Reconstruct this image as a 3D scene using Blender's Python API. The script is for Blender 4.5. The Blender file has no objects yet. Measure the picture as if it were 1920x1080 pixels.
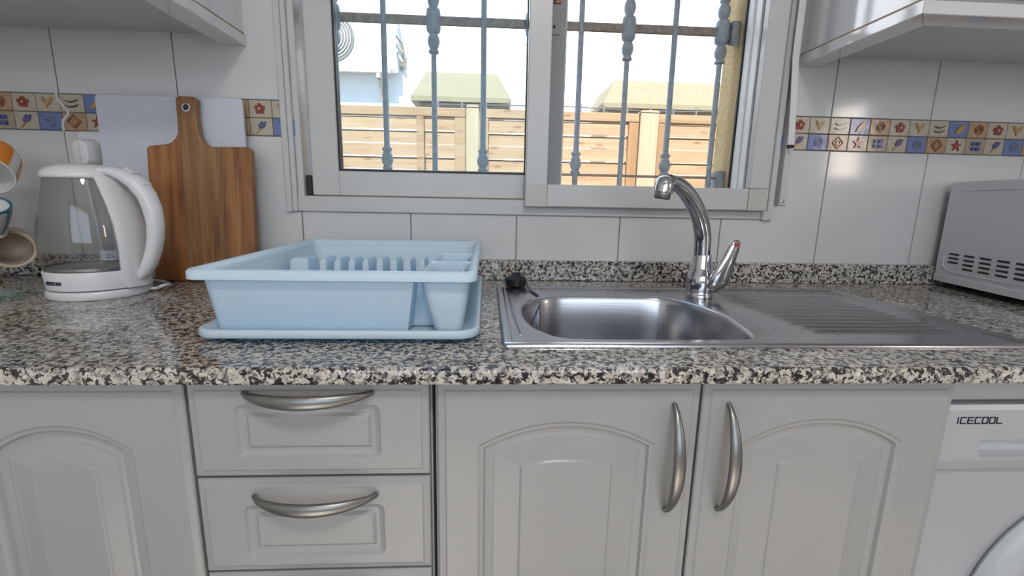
import bpy, bmesh, math, random
from math import sin, cos, pi, radians, sqrt, atan2, hypot
from mathutils import Vector, Matrix
random.seed(7)
scene = bpy.context.scene
COL = scene.collection
H = 0.9                                   # height of the worktop above the floor; everything below is measured from the worktop

# ------------------------------------------------------------------ camera, sky, sun, daylight, exposure
cam_d = bpy.data.cameras.new('camera')
cam = bpy.data.objects.new('camera', cam_d)
COL.objects.link(cam)
cam_d.sensor_width = 36.0
cam_d.lens = 873.42 / 1920 * 36.0
cam_d.clip_start = 0.02
P_, Y_, R_ = 0.19231761, 0.05626499, -0.02008489
fwd = Vector((sin(Y_) * cos(P_), cos(Y_) * cos(P_), -sin(P_)))
r0 = Vector((cos(Y_), -sin(Y_), 0))
d0 = fwd.cross(r0)
rt = r0 * cos(R_) + d0 * sin(R_)
dn = -r0 * sin(R_) + d0 * cos(R_)
m = Matrix((rt, -dn, -fwd)).transposed().to_4x4()
m.translation = (0, -0.5021, 0.19166 + H)
cam.matrix_world = m
scene.camera = cam

w = bpy.data.worlds.new('sky')
scene.world = w
w.use_nodes = True
bg = w.node_tree.nodes['Background']
bg.inputs[0].default_value = (0.50, 0.70, 1.0, 1)
bg.inputs[1].default_value = 2.0

def lamp(name, kind, energy, color, loc, rot=None, target=None, **kw):
    d = bpy.data.lights.new(name, kind)
    d.energy = energy
    d.color = color
    for k, v in kw.items():
        setattr(d, k, v)
    o = bpy.data.objects.new(name, d)
    COL.objects.link(o)
    o.location = (loc[0], loc[1], loc[2] + H)
    if target:
        o.rotation_euler = (Vector(target) - Vector(loc)).to_track_quat('-Z', 'Y').to_euler()
    return o

lamp('sun', 'SUN', 13.0, (1.0, 0.95, 0.88), (0, -4, 5.2), target=(0.7, 1.2, 0.2), angle=0.01)
# added frontal fill from an unseen rear window; daylight from the narrow right-wall one
lamp('rear_fill_light', 'AREA', 13.0, (1.0, 0.97, 0.925), (0.1, -2.64, 0.72), target=(0.1, 0.6, 0.35), shape='RECTANGLE', size=2.3, size_y=1.15)
lamp('side_window_daylight', 'AREA', 2.6, (1.0, 0.88, 0.77), (2.13, -1.09, 0.55), target=(0.9, -0.2, 0.3), shape='RECTANGLE', size=0.15, size_y=0.40)
lamp('ceiling_fill_light', 'AREA', 15, (1.0, 0.97, 0.925), (0.2, -1.2, 1.46), target=(0.2, -1.2, 0), shape='DISK', size=0.4)  # unseen lamp added to brighten the worktop and other level surfaces

vs = scene.view_settings
vs.view_transform = 'Standard'
vs.look = 'None'
vs.gamma = 1.0
vs.use_curve_mapping = False
vs.exposure = 0.0
scene.cycles.max_bounces = 10
scene.cycles.transparent_max_bounces = 16
scene.cycles.caustics_reflective = False
scene.cycles.caustics_refractive = False

# ------------------------------------------------------------------ materials
def new_mat(name):
    mt = bpy.data.materials.new(name)
    mt.use_nodes = True
    nt = mt.node_tree
    return mt, nt, nt.nodes, nt.links, nt.nodes['Principled BSDF']

def pbr(name, color, rough=0.5, metal=0.0, var=0.04, scale=40.0, bump=0.0, spec=0.5, stretch=(1, 1, 1), coat=0.0):
    """plain coloured surface with slight procedural mottling"""
    mt, nt, N, L, b = new_mat(name)
    tc = N.new('ShaderNodeTexCoord')
    mp = N.new('ShaderNodeMapping')
    mp.inputs['Scale'].default_value = stretch
    nz = N.new('ShaderNodeTexNoise')
    nz.inputs['Scale'].default_value = scale
    nz.inputs['Detail'].default_value = 4
    L.new(tc.outputs['Object'], mp.inputs[0])
    L.new(mp.outputs[0], nz.inputs['Vector'])
    rp = N.new('ShaderNodeValToRGB')
    c0 = [max(0, c * (1 - var)) for c in color]
    c1 = [min(1, c * (1 + var)) for c in color]
    rp.color_ramp.elements[0].position = 0.3
    rp.color_ramp.elements[1].position = 0.7
    rp.color_ramp.elements[0].color = (*c0, 1)
    rp.color_ramp.elements[1].color = (*c1, 1)
    L.new(nz.outputs['Fac'], rp.inputs[0])
    L.new(rp.outputs[0], b.inputs['Base Color'])
    b.inputs['Roughness'].default_value = rough
    b.inputs['Metallic'].default_value = metal
    b.inputs['Specular IOR Level'].default_value = spec
    b.inputs['Coat Weight'].default_value = coat
    b.inputs['Coat Roughness'].default_value = 0.08
    if bump:
        bp = N.new('ShaderNodeBump')
        bp.inputs['Strength'].default_value = bump
        bp.inputs['Distance'].default_value = 0.002
        L.new(nz.outputs['Fac'], bp.inputs['Height'])
        L.new(bp.outputs[0], b.inputs['Normal'])
    return mt

def clear_glass(name, tint=(0.97, 0.98, 0.98), ior=1.45, rough=0.0, dirt=0.0):
    mt, nt, N, L, b = new_mat(name)
    N.remove(b)
    tr = N.new('ShaderNodeBsdfTransparent')
    tr.inputs[0].default_value = (*tint, 1)
    gl = N.new('ShaderNodeBsdfGlossy')
    gl.inputs['Roughness'].default_value = rough
    lw = N.new('ShaderNodeLayerWeight')
    lw.inputs['Blend'].default_value = 0.5
    pw = N.new('ShaderNodeMath')
    pw.operation = 'POWER'
    pw.inputs[1].default_value = 5.0
    L.new(lw.outputs['Facing'], pw.inputs[0])
    f0 = ((ior - 1) / (ior + 1)) ** 2
    fr = N.new('ShaderNodeMath')
    fr.operation = 'MULTIPLY_ADD'
    fr.inputs[1].default_value = 1 - f0
    fr.inputs[2].default_value = f0
    L.new(pw.outputs[0], fr.inputs[0])
    mx = N.new('ShaderNodeMixShader')
    L.new(fr.outputs[0], mx.inputs[0])
    L.new(tr.outputs[0], mx.inputs[1])
    L.new(gl.outputs[0], mx.inputs[2])
    last = mx
    if dirt:
        df = N.new('ShaderNodeBsdfDiffuse')
        df.inputs[0].default_value = (0.75, 0.82, 0.86, 1)
        tc = N.new('ShaderNodeTexCoord')
        nz = N.new('ShaderNodeTexNoise')
        nz.inputs['Scale'].default_value = 60
        nz.inputs['Detail'].default_value = 8
        L.new(tc.outputs['Object'], nz.inputs['Vector'])
        ml = N.new('ShaderNodeMath')
        ml.operation = 'MULTIPLY'
        ml.inputs[1].default_value = dirt
        L.new(nz.outputs['Fac'], ml.inputs[0])
        m2 = N.new('ShaderNodeMixShader')
        L.new(ml.outputs[0], m2.inputs[0])
        L.new(mx.outputs[0], m2.inputs[1])
        L.new(df.outputs[0], m2.inputs[2])
        last = m2
    L.new(last.outputs[0], N['Material Output'].inputs[0])
    return mt

def granite_mat():
    mt, nt, N, L, b = new_mat('granite')
    tc = N.new('ShaderNodeTexCoord')
    def noise(scale, detail, rough, dist=0.0):
        n = N.new('ShaderNodeTexNoise')
        n.inputs['Scale'].default_value = scale
        n.inputs['Detail'].default_value = detail
        n.inputs['Roughness'].default_value = rough
        n.inputs['Distortion'].default_value = dist
        L.new(tc.outputs['Object'], n.inputs['Vector'])
        return n
    def ramp(src, stops):
        r = N.new('ShaderNodeValToRGB')
        e = r.color_ramp.elements
        e[0].position, e[0].color = stops[0][0], (*stops[0][1], 1)
        e[1].position, e[1].color = stops[-1][0], (*stops[-1][1], 1)
        for p, c in stops[1:-1]:
            k = e.new(p)
            k.color = (*c, 1)
        L.new(src, r.inputs[0])
        return r
    def mix(fac, a, c):
        x = N.new('ShaderNodeMix')
        x.data_type = 'RGBA'
        L.new(fac, x.inputs[0])
        L.new(a, x.inputs[6])
        L.new(c, x.inputs[7])
        return x.outputs[2]
    vo = N.new('ShaderNodeTexVoronoi')
    vo.inputs['Scale'].default_value = 205
    L.new(tc.outputs['Object'], vo.inputs['Vector'])
    sep = N.new('ShaderNodeSeparateColor')
    L.new(vo.outputs['Color'], sep.inputs[0])
    base = ramp(sep.outputs[0], [(0.0, (0.50, 0.445, 0.38)), (0.35, (0.61, 0.565, 0.50)), (0.7, (0.43, 0.40, 0.365)), (1.0, (0.68, 0.655, 0.61))])
    grey = ramp(noise(185, 3, 0.6).outputs['Fac'], [(0.50, (0, 0, 0)), (0.56, (1, 1, 1))])
    gcol = ramp(sep.outputs[1], [(0.0, (0.13, 0.125, 0.125)), (1.0, (0.36, 0.33, 0.30))])
    c1 = mix(grey.outputs[0], base.outputs[0], gcol.outputs[0])
    dark = ramp(noise(138, 3, 0.62, 0.6).outputs['Fac'], [(0.515, (0, 0, 0)), (0.55, (1, 1, 1))])
    dcol = ramp(sep.outputs[2], [(0.0, (0.012, 0.012, 0.016)), (1.0, (0.06, 0.05, 0.045))])
    c2 = mix(dark.outputs[0], c1, dcol.outputs[0])
    L.new(c2, b.inputs['Base Color'])
    b.inputs['Roughness'].default_value = 0.10
    b.inputs['Specular IOR Level'].default_value = 0.5
    return mt

def wood_mat(name, stops, scale=(60, 60, 3), noise_scale=1.0, rough=0.45, staves=None, knots=0.0, knot_scale=(3, 3, 9)):
    mt, nt, N, L, b = new_mat(name)
    tc = N.new('ShaderNodeTexCoord')
    mp = N.new('ShaderNodeMapping')
    mp.inputs['Scale'].default_value = scale
    L.new(tc.outputs['Object'], mp.inputs[0])
    # every piece gets its own offset into the grain
    oi = N.new('ShaderNodeObjectInfo')
    ad = N.new('ShaderNodeVectorMath')
    ad.operation = 'ADD'
    sc = N.new('ShaderNodeVectorMath')
    sc.operation = 'SCALE'
    sc.inputs['Scale'].default_value = 37.0
    cb = N.new('ShaderNodeCombineXYZ')
    for k in range(3):
        L.new(oi.outputs['Random'], cb.inputs[k])
    L.new(cb.outputs[0], sc.inputs[0])
    L.new(mp.outputs[0], ad.inputs[0])
    L.new(sc.outputs[0], ad.inputs[1])
    nz = N.new('ShaderNodeTexNoise')
    nz.inputs['Scale'].default_value = noise_scale
    nz.inputs['Detail'].default_value = 7
    nz.inputs['Roughness'].default_value = 0.62
    nz.inputs['Distortion'].default_value = 1.1
    L.new(ad.outputs[0], nz.inputs['Vector'])
    rp = N.new('ShaderNodeValToRGB')
    e = rp.color_ramp.elements
    e[0].position, e[0].color = stops[0][0], (*stops[0][1], 1)
    e[1].position, e[1].color = stops[-1][0], (*stops[-1][1], 1)
    for p, c in stops[1:-1]:
        k = e.new(p)
        k.color = (*c, 1)
    L.new(nz.outputs['Fac'], rp.inputs[0])
    out = rp.outputs[0]
    if staves:
        sx = N.new('ShaderNodeSeparateXYZ')
        L.new(tc.outputs['Object'], sx.inputs[0])
        mr = N.new('ShaderNodeMapRange')
        mr.inputs[1].default_value, mr.inputs[2].default_value = staves[0], staves[1]
        L.new(sx.outputs[0], mr.inputs[0])
        sr = N.new('ShaderNodeValToRGB')
        sr.color_ramp.interpolation = 'CONSTANT'
        e = sr.color_ramp.elements
        st = staves[2]
        e[0].position, e[0].color = st[0][0], (*st[0][1], 1)
        e[1].position, e[1].color = st[-1][0], (*st[-1][1], 1)
        for p, c in st[1:-1]:
            k = e.new(p)
            k.color = (*c, 1)
        L.new(mr.outputs[0], sr.inputs[0])
        mx = N.new('ShaderNodeMix')
        mx.data_type = 'RGBA'
        mx.blend_type = 'MULTIPLY'
        mx.inputs[0].default_value = 1
        L.new(out, mx.inputs[6])
        L.new(sr.outputs[0], mx.inputs[7])
        out = mx.outputs[2]
    if knots:
        m2 = N.new('ShaderNodeMapping')
        m2.inputs['Scale'].default_value = knot_scale
        L.new(tc.outputs['Object'], m2.inputs[0])
        a2 = N.new('ShaderNodeVectorMath')
        a2.operation = 'ADD'
        L.new(m2.outputs[0], a2.inputs[0])
        L.new(sc.outputs[0], a2.inputs[1])
        vo = N.new('ShaderNodeTexVoronoi')
        vo.inputs['Scale'].default_value = 1.0
        L.new(a2.outputs[0], vo.inputs['Vector'])
        kr = N.new('ShaderNodeValToRGB')
        kr.color_ramp.elements[0].position, kr.color_ramp.elements[0].color = 0.05, (1, 1, 1, 1)
        kr.color_ramp.elements[1].position, kr.color_ramp.elements[1].color = 0.24, (0, 0, 0, 1)
        L.new(vo.outputs['Distance'], kr.inputs[0])
        ml = N.new('ShaderNodeMath')
        ml.operation = 'MULTIPLY'
        ml.inputs[1].default_value = knots
        L.new(kr.outputs[0], ml.inputs[0])
        mx = N.new('ShaderNodeMix')
        mx.data_type = 'RGBA'
        L.new(ml.outputs[0], mx.inputs[0])
        L.new(out, mx.inputs[6])
        mx.inputs[7].default_value = (0.13, 0.055, 0.02, 1)
        out = mx.outputs[2]
    L.new(out, b.inputs['Base Color'])
    b.inputs['Roughness'].default_value = rough
    return mt

M = {}
M['tile'] = pbr('white_glazed_tile', (0.615, 0.615, 0.615), 0.10, var=0.02, scale=6, spec=0.5)
M['grout'] = pbr('grey_grout', (0.40, 0.39, 0.37), 0.8, var=0.08, scale=90, bump=0.3)
M['grout_white'] = pbr('white_grout', (0.66, 0.65, 0.60), 0.7, var=0.05, scale=90, bump=0.3)
M['paint'] = pbr('white_wall_paint', (0.72, 0.70, 0.67), 0.8, var=0.03, scale=8, bump=0.1)
M['floor'] = pbr('floor_tile', (0.34, 0.31, 0.28), 0.35, var=0.08, scale=5)
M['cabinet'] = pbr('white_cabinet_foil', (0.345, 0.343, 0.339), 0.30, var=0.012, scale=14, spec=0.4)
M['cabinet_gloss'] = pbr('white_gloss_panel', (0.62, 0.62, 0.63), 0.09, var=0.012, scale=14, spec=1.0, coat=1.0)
M['carcass'] = pbr('white_carcass_board', (0.55, 0.54, 0.53), 0.5, var=0.02, scale=20)
M['cabinet_under'] = pbr('grey_underside_board', (0.55, 0.55, 0.55), 0.3, var=0.02, scale=20)
M['brown_edge'] = pbr('brown_board_edge', (0.30, 0.18, 0.09), 0.6, var=0.15, scale=60)
M['granite'] = granite_mat()
M['nickel'] = pbr('satin_nickel', (0.27, 0.268, 0.262), 0.38, 1.0, var=0.05, scale=200, stretch=(0.2, 1, 1))
M['steel'] = pbr('brushed_steel', (0.48, 0.48, 0.50), 0.22, 1.0, var=0.04, scale=260, stretch=(0.05, 1, 1), bump=0.02)
M['chrome'] = pbr('polished_chrome', (0.56, 0.57, 0.60), 0.06, 1.0, var=0.01, scale=50)
M['chain'] = pbr('dull_chain_metal', (0.20, 0.19, 0.18), 0.25, 1.0, var=0.05, scale=50)
M['red'] = pbr('red_marker_plastic', (0.45, 0.03, 0.04), 0.4)
M['frame'] = pbr('white_aluminium_frame', (0.545, 0.545, 0.54), 0.28, var=0.012, scale=10)
M['frame_lit'] = pbr('lit_white_frame', (0.80, 0.80, 0.80), 0.35, var=0.01, scale=10)  # frame white made brighter to carry the outdoor light on the right jamb
M['frame_cream'] = pbr('cream_corner_joint', (0.52, 0.505, 0.465), 0.35, var=0.012, scale=10)
M['gasket'] = pbr('black_rubber_gasket', (0.012, 0.013, 0.016), 0.5, var=0.2)
M['brush'] = pbr('brush_seal_shaded_plate', (0.30, 0.30, 0.30), 0.8, var=0.25, scale=300, stretch=(1, 1, 6))  # the seal's own grey; on the catch plate it stands for shade
M['pane'] = clear_glass('window_glass_clear', (0.98, 0.985, 0.985), ior=1.12)
M['pane_tint'] = clear_glass('window_glass_dusty', (0.90, 0.96, 0.98), ior=1.15, dirt=0.10)
M['stucco'] = pbr('ochre_stucco', (0.62, 0.47, 0.25), 0.9, var=0.15, scale=120, bump=0.6)
M['iron'] = pbr('grey_blue_painted_iron', (0.29, 0.325, 0.36), 0.55, var=0.18, scale=90, bump=0.25)
M['iron_rust'] = pbr('weathered_brown_iron', (0.27, 0.22, 0.19), 0.65, var=0.3, scale=70, bump=0.3)
M['pine'] = wood_mat('pine_slats', [(0.30, (0.20, 0.120, 0.062)), (0.5, (0.25, 0.170, 0.100)), (0.7, (0.28, 0.205, 0.13))], scale=(2.2, 30, 30), rough=0.7, knots=0.85, knot_scale=(7, 10, 24))
M['pine_dark'] = wood_mat('pine_stile', [(0.30, (0.18, 0.095, 0.045)), (0.5, (0.22, 0.13, 0.065)), (0.7, (0.25, 0.16, 0.09))], scale=(30, 30, 2.2), rough=0.7)
M['pine_post'] = wood_mat('pale_treated_post', [(0.30, (0.26, 0.22, 0.15)), (0.5, (0.29, 0.25, 0.175)), (0.7, (0.32, 0.28, 0.205))], scale=(25, 25, 2.0), rough=0.75)
M['house'] = pbr('white_house_wall', (0.84, 0.86, 0.88), 0.85, var=0.02, scale=3, bump=0.1)
M['cap'] = pbr('cream_cast_stone', (0.205, 0.180, 0.118), 0.85, var=0.06, scale=18, bump=0.25)
M['pillar'] = pbr('pale_render', (0.36, 0.325, 0.25), 0.85, var=0.04, scale=12, bump=0.15)
M['ac_white'] = pbr('outdoor_white_metal', (0.74, 0.73, 0.70), 0.5, var=0.03, scale=8)
M['ac_grille'] = pbr('fan_grille_grey', (0.13, 0.12, 0.11), 0.6, var=0.1, scale=20)
M['galv'] = pbr('weathered_bracket_metal', (0.35, 0.30, 0.25), 0.6, var=0.2, scale=30)
M['ground'] = pbr('pale_paving', (0.42, 0.38, 0.32), 0.9, var=0.1, scale=6)
M['dark_wire'] = pbr('dark_wire', (0.10, 0.10, 0.11), 0.6, var=0.1)
M['rack'] = pbr('pale_blue_plastic', (0.82, 0.895, 0.915), 0.30, var=0.015, scale=20, spec=0.45)
def translucent(mt, color, fac):
    nt = mt.node_tree
    N, L = nt.nodes, nt.links
    t = N.new('ShaderNodeBsdfTranslucent')
    t.inputs[0].default_value = (*color, 1)
    x = N.new('ShaderNodeMixShader')
    x.inputs[0].default_value = fac
    L.new(N['Principled BSDF'].outputs[0], x.inputs[1])
    L.new(t.outputs[0], x.inputs[2])
    L.new(x.outputs[0], N['Material Output'].inputs[0])
translucent(M['rack'], (0.22, 0.72, 0.98), 0.34)
M['rack_deep'] = pbr('sky_blue_plastic', (0.36, 0.62, 0.82), 0.32, var=0.015, scale=20, spec=0.45)
M['white_plastic'] = pbr('white_glossy_plastic', (0.74, 0.74, 0.75), 0.22, var=0.012, scale=20)
M['white_satin'] = pbr('white_satin_plastic', (0.70, 0.70, 0.71), 0.4, var=0.012, scale=20)
M['board_white'] = pbr('white_polyethylene_board', (0.58, 0.60, 0.68), 0.42, var=0.02, scale=60, bump=0.05)
M['kettle_glass'] = clear_glass('kettle_glass', (0.90, 0.905, 0.905), ior=1.5)
M['plate_glass'] = clear_glass('green_edge_glass', (0.80, 0.93, 0.88), ior=1.5)
M['element'] = pbr('kettle_floor_steel', (0.42, 0.41, 0.39), 0.28, 1.0, var=0.06, scale=80)
M['black'] = pbr('black_rubber', (0.014, 0.014, 0.017), 0.45, var=0.15)
M['ink'] = pbr('dark_print', (0.015, 0.017, 0.03), 0.5, var=0.05)
M['mark'] = pbr('grey_print', (0.16, 0.16, 0.17), 0.5, var=0.05)
M['acacia'] = wood_mat('acacia_board', [(0.30, (0.10, 0.040, 0.013)), (0.43, (0.21, 0.090, 0.030)), (0.55, (0.31, 0.142, 0.048)), (0.70, (0.40, 0.215, 0.092))],
                       scale=(42, 42, 3.4), rough=0.42,
                       staves=(-0.105, 0.105, [(0.0, (1.05, 0.92, 0.80)), (0.31, (0.86, 0.90, 0.98)), (0.66, (0.80, 0.90, 1.05)), (0.72, (1.0, 0.98, 0.95)), (0.86, (0.92, 0.84, 0.74))]))
M['mw'] = pbr('white_enamel_steel', (0.62, 0.64, 0.68), 0.30, var=0.012, scale=12)
M['mw_dark'] = pbr('black_glass_front', (0.015, 0.015, 0.018), 0.1, var=0.05)
M['vent'] = pbr('dark_vent_opening', (0.02, 0.022, 0.028), 0.7, var=0.1)
M['washer'] = pbr('white_enamel', (0.41, 0.41, 0.435), 0.28, var=0.01, scale=12)
M['washer_grey'] = pbr('pale_grey_plastic', (0.47, 0.50, 0.53), 0.3, var=0.01, scale=12)
M['mug_white'] = pbr('white_mug_glaze', (0.74, 0.73, 0.70), 0.16, var=0.012, scale=20)
M['mug_orange'] = pbr('orange_mug_glaze', (0.80, 0.27, 0.02), 0.2, var=0.05, scale=30)
M['mug_teal'] = pbr('teal_mug_glaze', (0.04, 0.17, 0.24), 0.2, var=0.2, scale=60)
M['mug_beige'] = pbr('beige_stoneware_glaze', (0.54, 0.45, 0.34), 0.35, var=0.08, scale=50)
M['tree_wood'] = wood_mat('mug_tree_beech', [(0.3, (0.45, 0.28, 0.14)), (0.7, (0.6, 0.42, 0.24))], scale=(40, 40, 3))
M['water'] = clear_glass('water_drop', (0.95, 0.97, 1.0), ior=1.6)
M['fill_lamp_glow'] = new_mat('fill_lamp_diffuser')[0]  # glow of the added ceiling fill lamp
_b = M['fill_lamp_glow'].node_tree.nodes['Principled BSDF']
_b.inputs['Emission Color'].default_value = (1, 0.95, 0.88, 1)
_b.inputs['Emission Strength'].default_value = 2.0
# border tile glazes
M['b_cream'] = pbr('cream_relief_glaze', (0.48, 0.425, 0.335), 0.14, var=0.12, scale=70, bump=0.15)
M['b_orange'] = pbr('terracotta_relief_glaze', (0.43, 0.275, 0.165), 0.14, var=0.14, scale=70, bump=0.15)
M['b_tan'] = pbr('tan_relief_glaze', (0.39, 0.31, 0.225), 0.14, var=0.12, scale=70, bump=0.15)
M['b_blue'] = pbr('blue_relief_glaze', (0.15, 0.20, 0.40), 0.14, var=0.15, scale=70, bump=0.15)
M['b_red'] = pbr('red_motif_glaze', (0.30, 0.055, 0.04), 0.14, var=0.2, scale=90)
M['b_ochre'] = pbr('ochre_motif_glaze', (0.44, 0.26, 0.09), 0.14, var=0.2, scale=90)
M['b_dark'] = pbr('dark_motif_glaze', (0.06, 0.055, 0.075), 0.14, var=0.2, scale=90)
M['b_violet'] = pbr('violet_motif_glaze', (0.10, 0.09, 0.22), 0.14, var=0.2, scale=90)
M['b_navy'] = pbr('navy_motif_glaze', (0.05, 0.08, 0.32), 0.14, var=0.2, scale=90)
M['b_brown'] = pbr('brown_motif_glaze', (0.28, 0.12, 0.06), 0.14, var=0.2, scale=90)
M['b_grey'] = pbr('grey_motif_glaze', (0.26, 0.27, 0.36), 0.14, var=0.2, scale=90)
M['terracotta'] = pbr('terracotta_render', (0.52, 0.24, 0.14), 0.9, var=0.3, scale=14, bump=0.3)

# ------------------------------------------------------------------ mesh helpers
class MB:
    def __init__(s):
        s.bm = bmesh.new()
    def box(s, x0, x1, y0, y1, z0, z1, bev=0.0, seg=2):
        v = [s.bm.verts.new(p) for p in ((x0, y0, z0), (x1, y0, z0), (x1, y1, z0), (x0, y1, z0), (x0, y0, z1), (x1, y0, z1), (x1, y1, z1), (x0, y1, z1))]
        f = [s.bm.faces.new([v[i] for i in q]) for q in ((0, 3, 2, 1), (4, 5, 6, 7), (0, 1, 5, 4), (1, 2, 6, 5), (2, 3, 7, 6), (3, 0, 4, 7))]
        if bev:
            es = list({e for q in f for e in q.edges})
            bmesh.ops.bevel(s.bm, geom=es, offset=bev, segments=seg, profile=0.5, affect='EDGES')
        return s
    def loft(s, loops, closed=True, cap0=True, cap1=True, wrap=False):
        rings = [[s.bm.verts.new(p) for p in lp] for lp in loops]
        n = len(rings[0])
        pairs = list(zip(rings[:-1], rings[1:]))
        if wrap:
            pairs.append((rings[-1], rings[0]))
        for a, b in pairs:
            for i in range(n if closed else n - 1):
                j = (i + 1) % n
                try:
                    s.bm.faces.new((a[i], a[j], b[j], b[i]))
                except ValueError:
                    pass
        if not wrap and closed:
            if cap0:
                s.bm.faces.new(list(reversed(rings[0])))
            if cap1:
                s.bm.faces.new(rings[-1])
        return s
    def lathe(s, prof, n=32, c=(0, 0, 0), cap0=True, cap1=True):
        loops = [[(c[0] + r * cos(2 * pi * i / n), c[1] + r * sin(2 * pi * i / n), c[2] + z) for i in range(n)] for r, z in prof]
        return s.loft(loops, True, cap0, cap1)
    def tube(s, path, rad, n=10, flat=1.0, up=None, cap=True):
        """tube along path; rad a number or list; flat squeezes along the second axis"""
        P = [Vector(p) for p in path]
        R = rad if isinstance(rad, (list, tuple)) else [rad] * len(P)
        loops = []
        prev = None
        for i, p in enumerate(P):
            t = (P[min(i + 1, len(P) - 1)] - P[max(i - 1, 0)]).normalized()
            if up is not None:
                u = Vector(up)
            elif prev is None:
                u = Vector((0, 0, 1)) if abs(t.z) < 0.9 else Vector((1, 0, 0))
            else:
                u = prev
            a = (u - t * u.dot(t)).normalized()
            prev = a
            b = t.cross(a)
            r = R[i]
            ra, rb = (r if not isinstance(r, tuple) else r[0]), (r * flat if not isinstance(r, tuple) else r[1])
            loops.append([tuple(p + a * ra * cos(2 * pi * k / n) + b * rb * sin(2 * pi * k / n)) for k in range(n)])
        return s.loft(loops, True, cap, cap)
    def prism(s, poly, d0, d1, axis='y'):
        """extrude a 2D outline (x,z) between y=d0 and d1 (axis y) or (x,y) between z (axis z) or (y,z) between x"""
        f = {'y': lambda a, b, d: (a, d, b), 'z': lambda a, b, d: (a, b, d), 'x': lambda a, b, d: (d, a, b)}[axis]
        return s.loft([[f(a, b, d0) for a, b in poly], [f(a, b, d1) for a, b in poly]])
    def ball(s, c, r, sz=1.0, u=10, v=6):
        prof = [(r * sin(pi * k / v) if 0 < k < v else 1e-5, -r * cos(pi * k / v) * sz) for k in range(v + 1)]
        return s.lathe(prof, u, c)

def rrect(x0, x1, y0, y1, r, n=5):
    out = []
    for cx, cy, a0 in ((x1 - r, y1 - r, 0), (x0 + r, y1 - r, pi / 2), (x0 + r, y0 + r, pi), (x1 - r, y0 + r, 1.5 * pi)):
        for k in range(n + 1):
            a = a0 + (pi / 2) * k / n
            out.append((cx + r * cos(a), cy + r * sin(a)))
    return out

def offset_poly(pts, d):
    """move a counter-clockwise outline inwards by d"""
    n = len(pts)
    out = []
    for i in range(n):
        p0, p1, p2 = pts[i - 1], pts[i], pts[(i + 1) % n]
        a = Vector((p1[0] - p0[0], p1[1] - p0[1])).normalized()
        b = Vector((p2[0] - p1[0], p2[1] - p1[1])).normalized()
        na, nb = Vector((-a.y, a.x)), Vector((-b.y, b.x))
        h = (na + nb)
        h = h / max(0.35, h.dot(na)) if h.length > 1e-6 else na
        out.append((p1[0] + h.x * d, p1[1] + h.y * d))
    return out

def up3(poly, z):
    return [(x, y, z) for x, y in poly]

ROOTM = {}
def thing(name, label, cat, loc=(0, 0, 0), rot=(0, 0, 0), group=None, kind=None):
    o = bpy.data.objects.new(name, None)
    COL.objects.link(o)
    o.empty_display_size = 0.03
    o.location = loc
    o.rotation_euler = rot
    if kind:
        o['kind'] = kind
    if label:
        o['label'] = label
    if cat:
        o['category'] = cat
    if group:
        o['group'] = group
    from mathutils import Euler
    ROOTM[o.name] = Matrix.Translation(loc) @ Euler(rot).to_matrix().to_4x4()
    return o

def root_of(o):
    while o.parent:
        o = o.parent
    return o

def part(name, mb, mat, parent=None, label=None, smooth=False, local=False, kind=None, angle=40, origin=None):
    """link a mesh; its coordinates are in scene space unless local=True (then in the thing's own space)"""
    bm = mb.bm
    bmesh.ops.recalc_face_normals(bm, faces=bm.faces)
    if parent is not None and not local:
        r = root_of(parent)
        if r.name in ROOTM:
            bm.transform(ROOTM[r.name].inverted())
    me = bpy.data.meshes.new(name)
    bm.to_mesh(me)
    bm.free()
    me.materials.append(mat)
    if smooth:
        me.shade_smooth()
        try:
            me.set_sharp_from_angle(angle=radians(angle))
        except Exception:
            pass
    o = bpy.data.objects.new(name, me)
    COL.objects.link(o)
    if parent is not None:
        o.parent = parent
    if label:
        o['label'] = label
    if kind:
        o['kind'] = kind
    return o

def struct(name, mb, mat, **kw):
    o = part(name, mb, mat, **kw)
    o['kind'] = 'structure'
    ROOTM[o.name] = Matrix.Identity(4)
    return o

def inst(src, name, parent, loc=(0, 0, 0), rot=(0, 0, 0)):
    o = src.copy()
    o.name = name
    COL.objects.link(o)
    o.parent = parent
    o.location = loc
    o.rotation_euler = rot
    return o

GLYPH = {  # strokes on a 0..1 square
    'A': [[(0, 0), (0.45, 1), (0.55, 1), (1, 0)], [(0.22, 0.36), (0.78, 0.36)]],
    'I': [[(0.5, 0), (0.5, 1)]],
    'G': [[(1, 0.8), (0.85, 1), (0.1, 1), (0, 0.88), (0, 0.1), (0.1, 0), (0.9, 0), (1, 0.1), (1, 0.5), (0.55, 0.5)]],
    'O': [[(0.1, 0), (0.9, 0), (1, 0.1), (1, 0.9), (0.9, 1), (0.1, 1), (0, 0.9), (0, 0.1), (0.1, 0)]],
    'S': [[(1, 1), (0.1, 1), (0, 0.9), (0, 0.6), (0.1, 0.5), (0.9, 0.5), (1, 0.4), (1, 0.1), (0.9, 0), (0, 0)]],
    'T': [[(0, 1), (1, 1)], [(0.5, 1), (0.5, 0)]],
    'R': [[(0, 0), (0, 1), (0.9, 1), (1, 0.9), (1, 0.55), (0.9, 0.45), (0.05, 0.45)], [(0.55, 0.45), (1, 0)]],
    'C': [[(1, 1), (0.1, 1), (0, 0.9), (0, 0.1), (0.1, 0), (1, 0)]],
    'E': [[(1, 1), (0.1, 1), (0, 0.9), (0, 0.1), (0.1, 0), (1, 0)], [(0, 0.5), (0.95, 0.5)]],
    'L': [[(0, 1), (0, 0.1), (0.1, 0), (1, 0)]],
}
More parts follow.
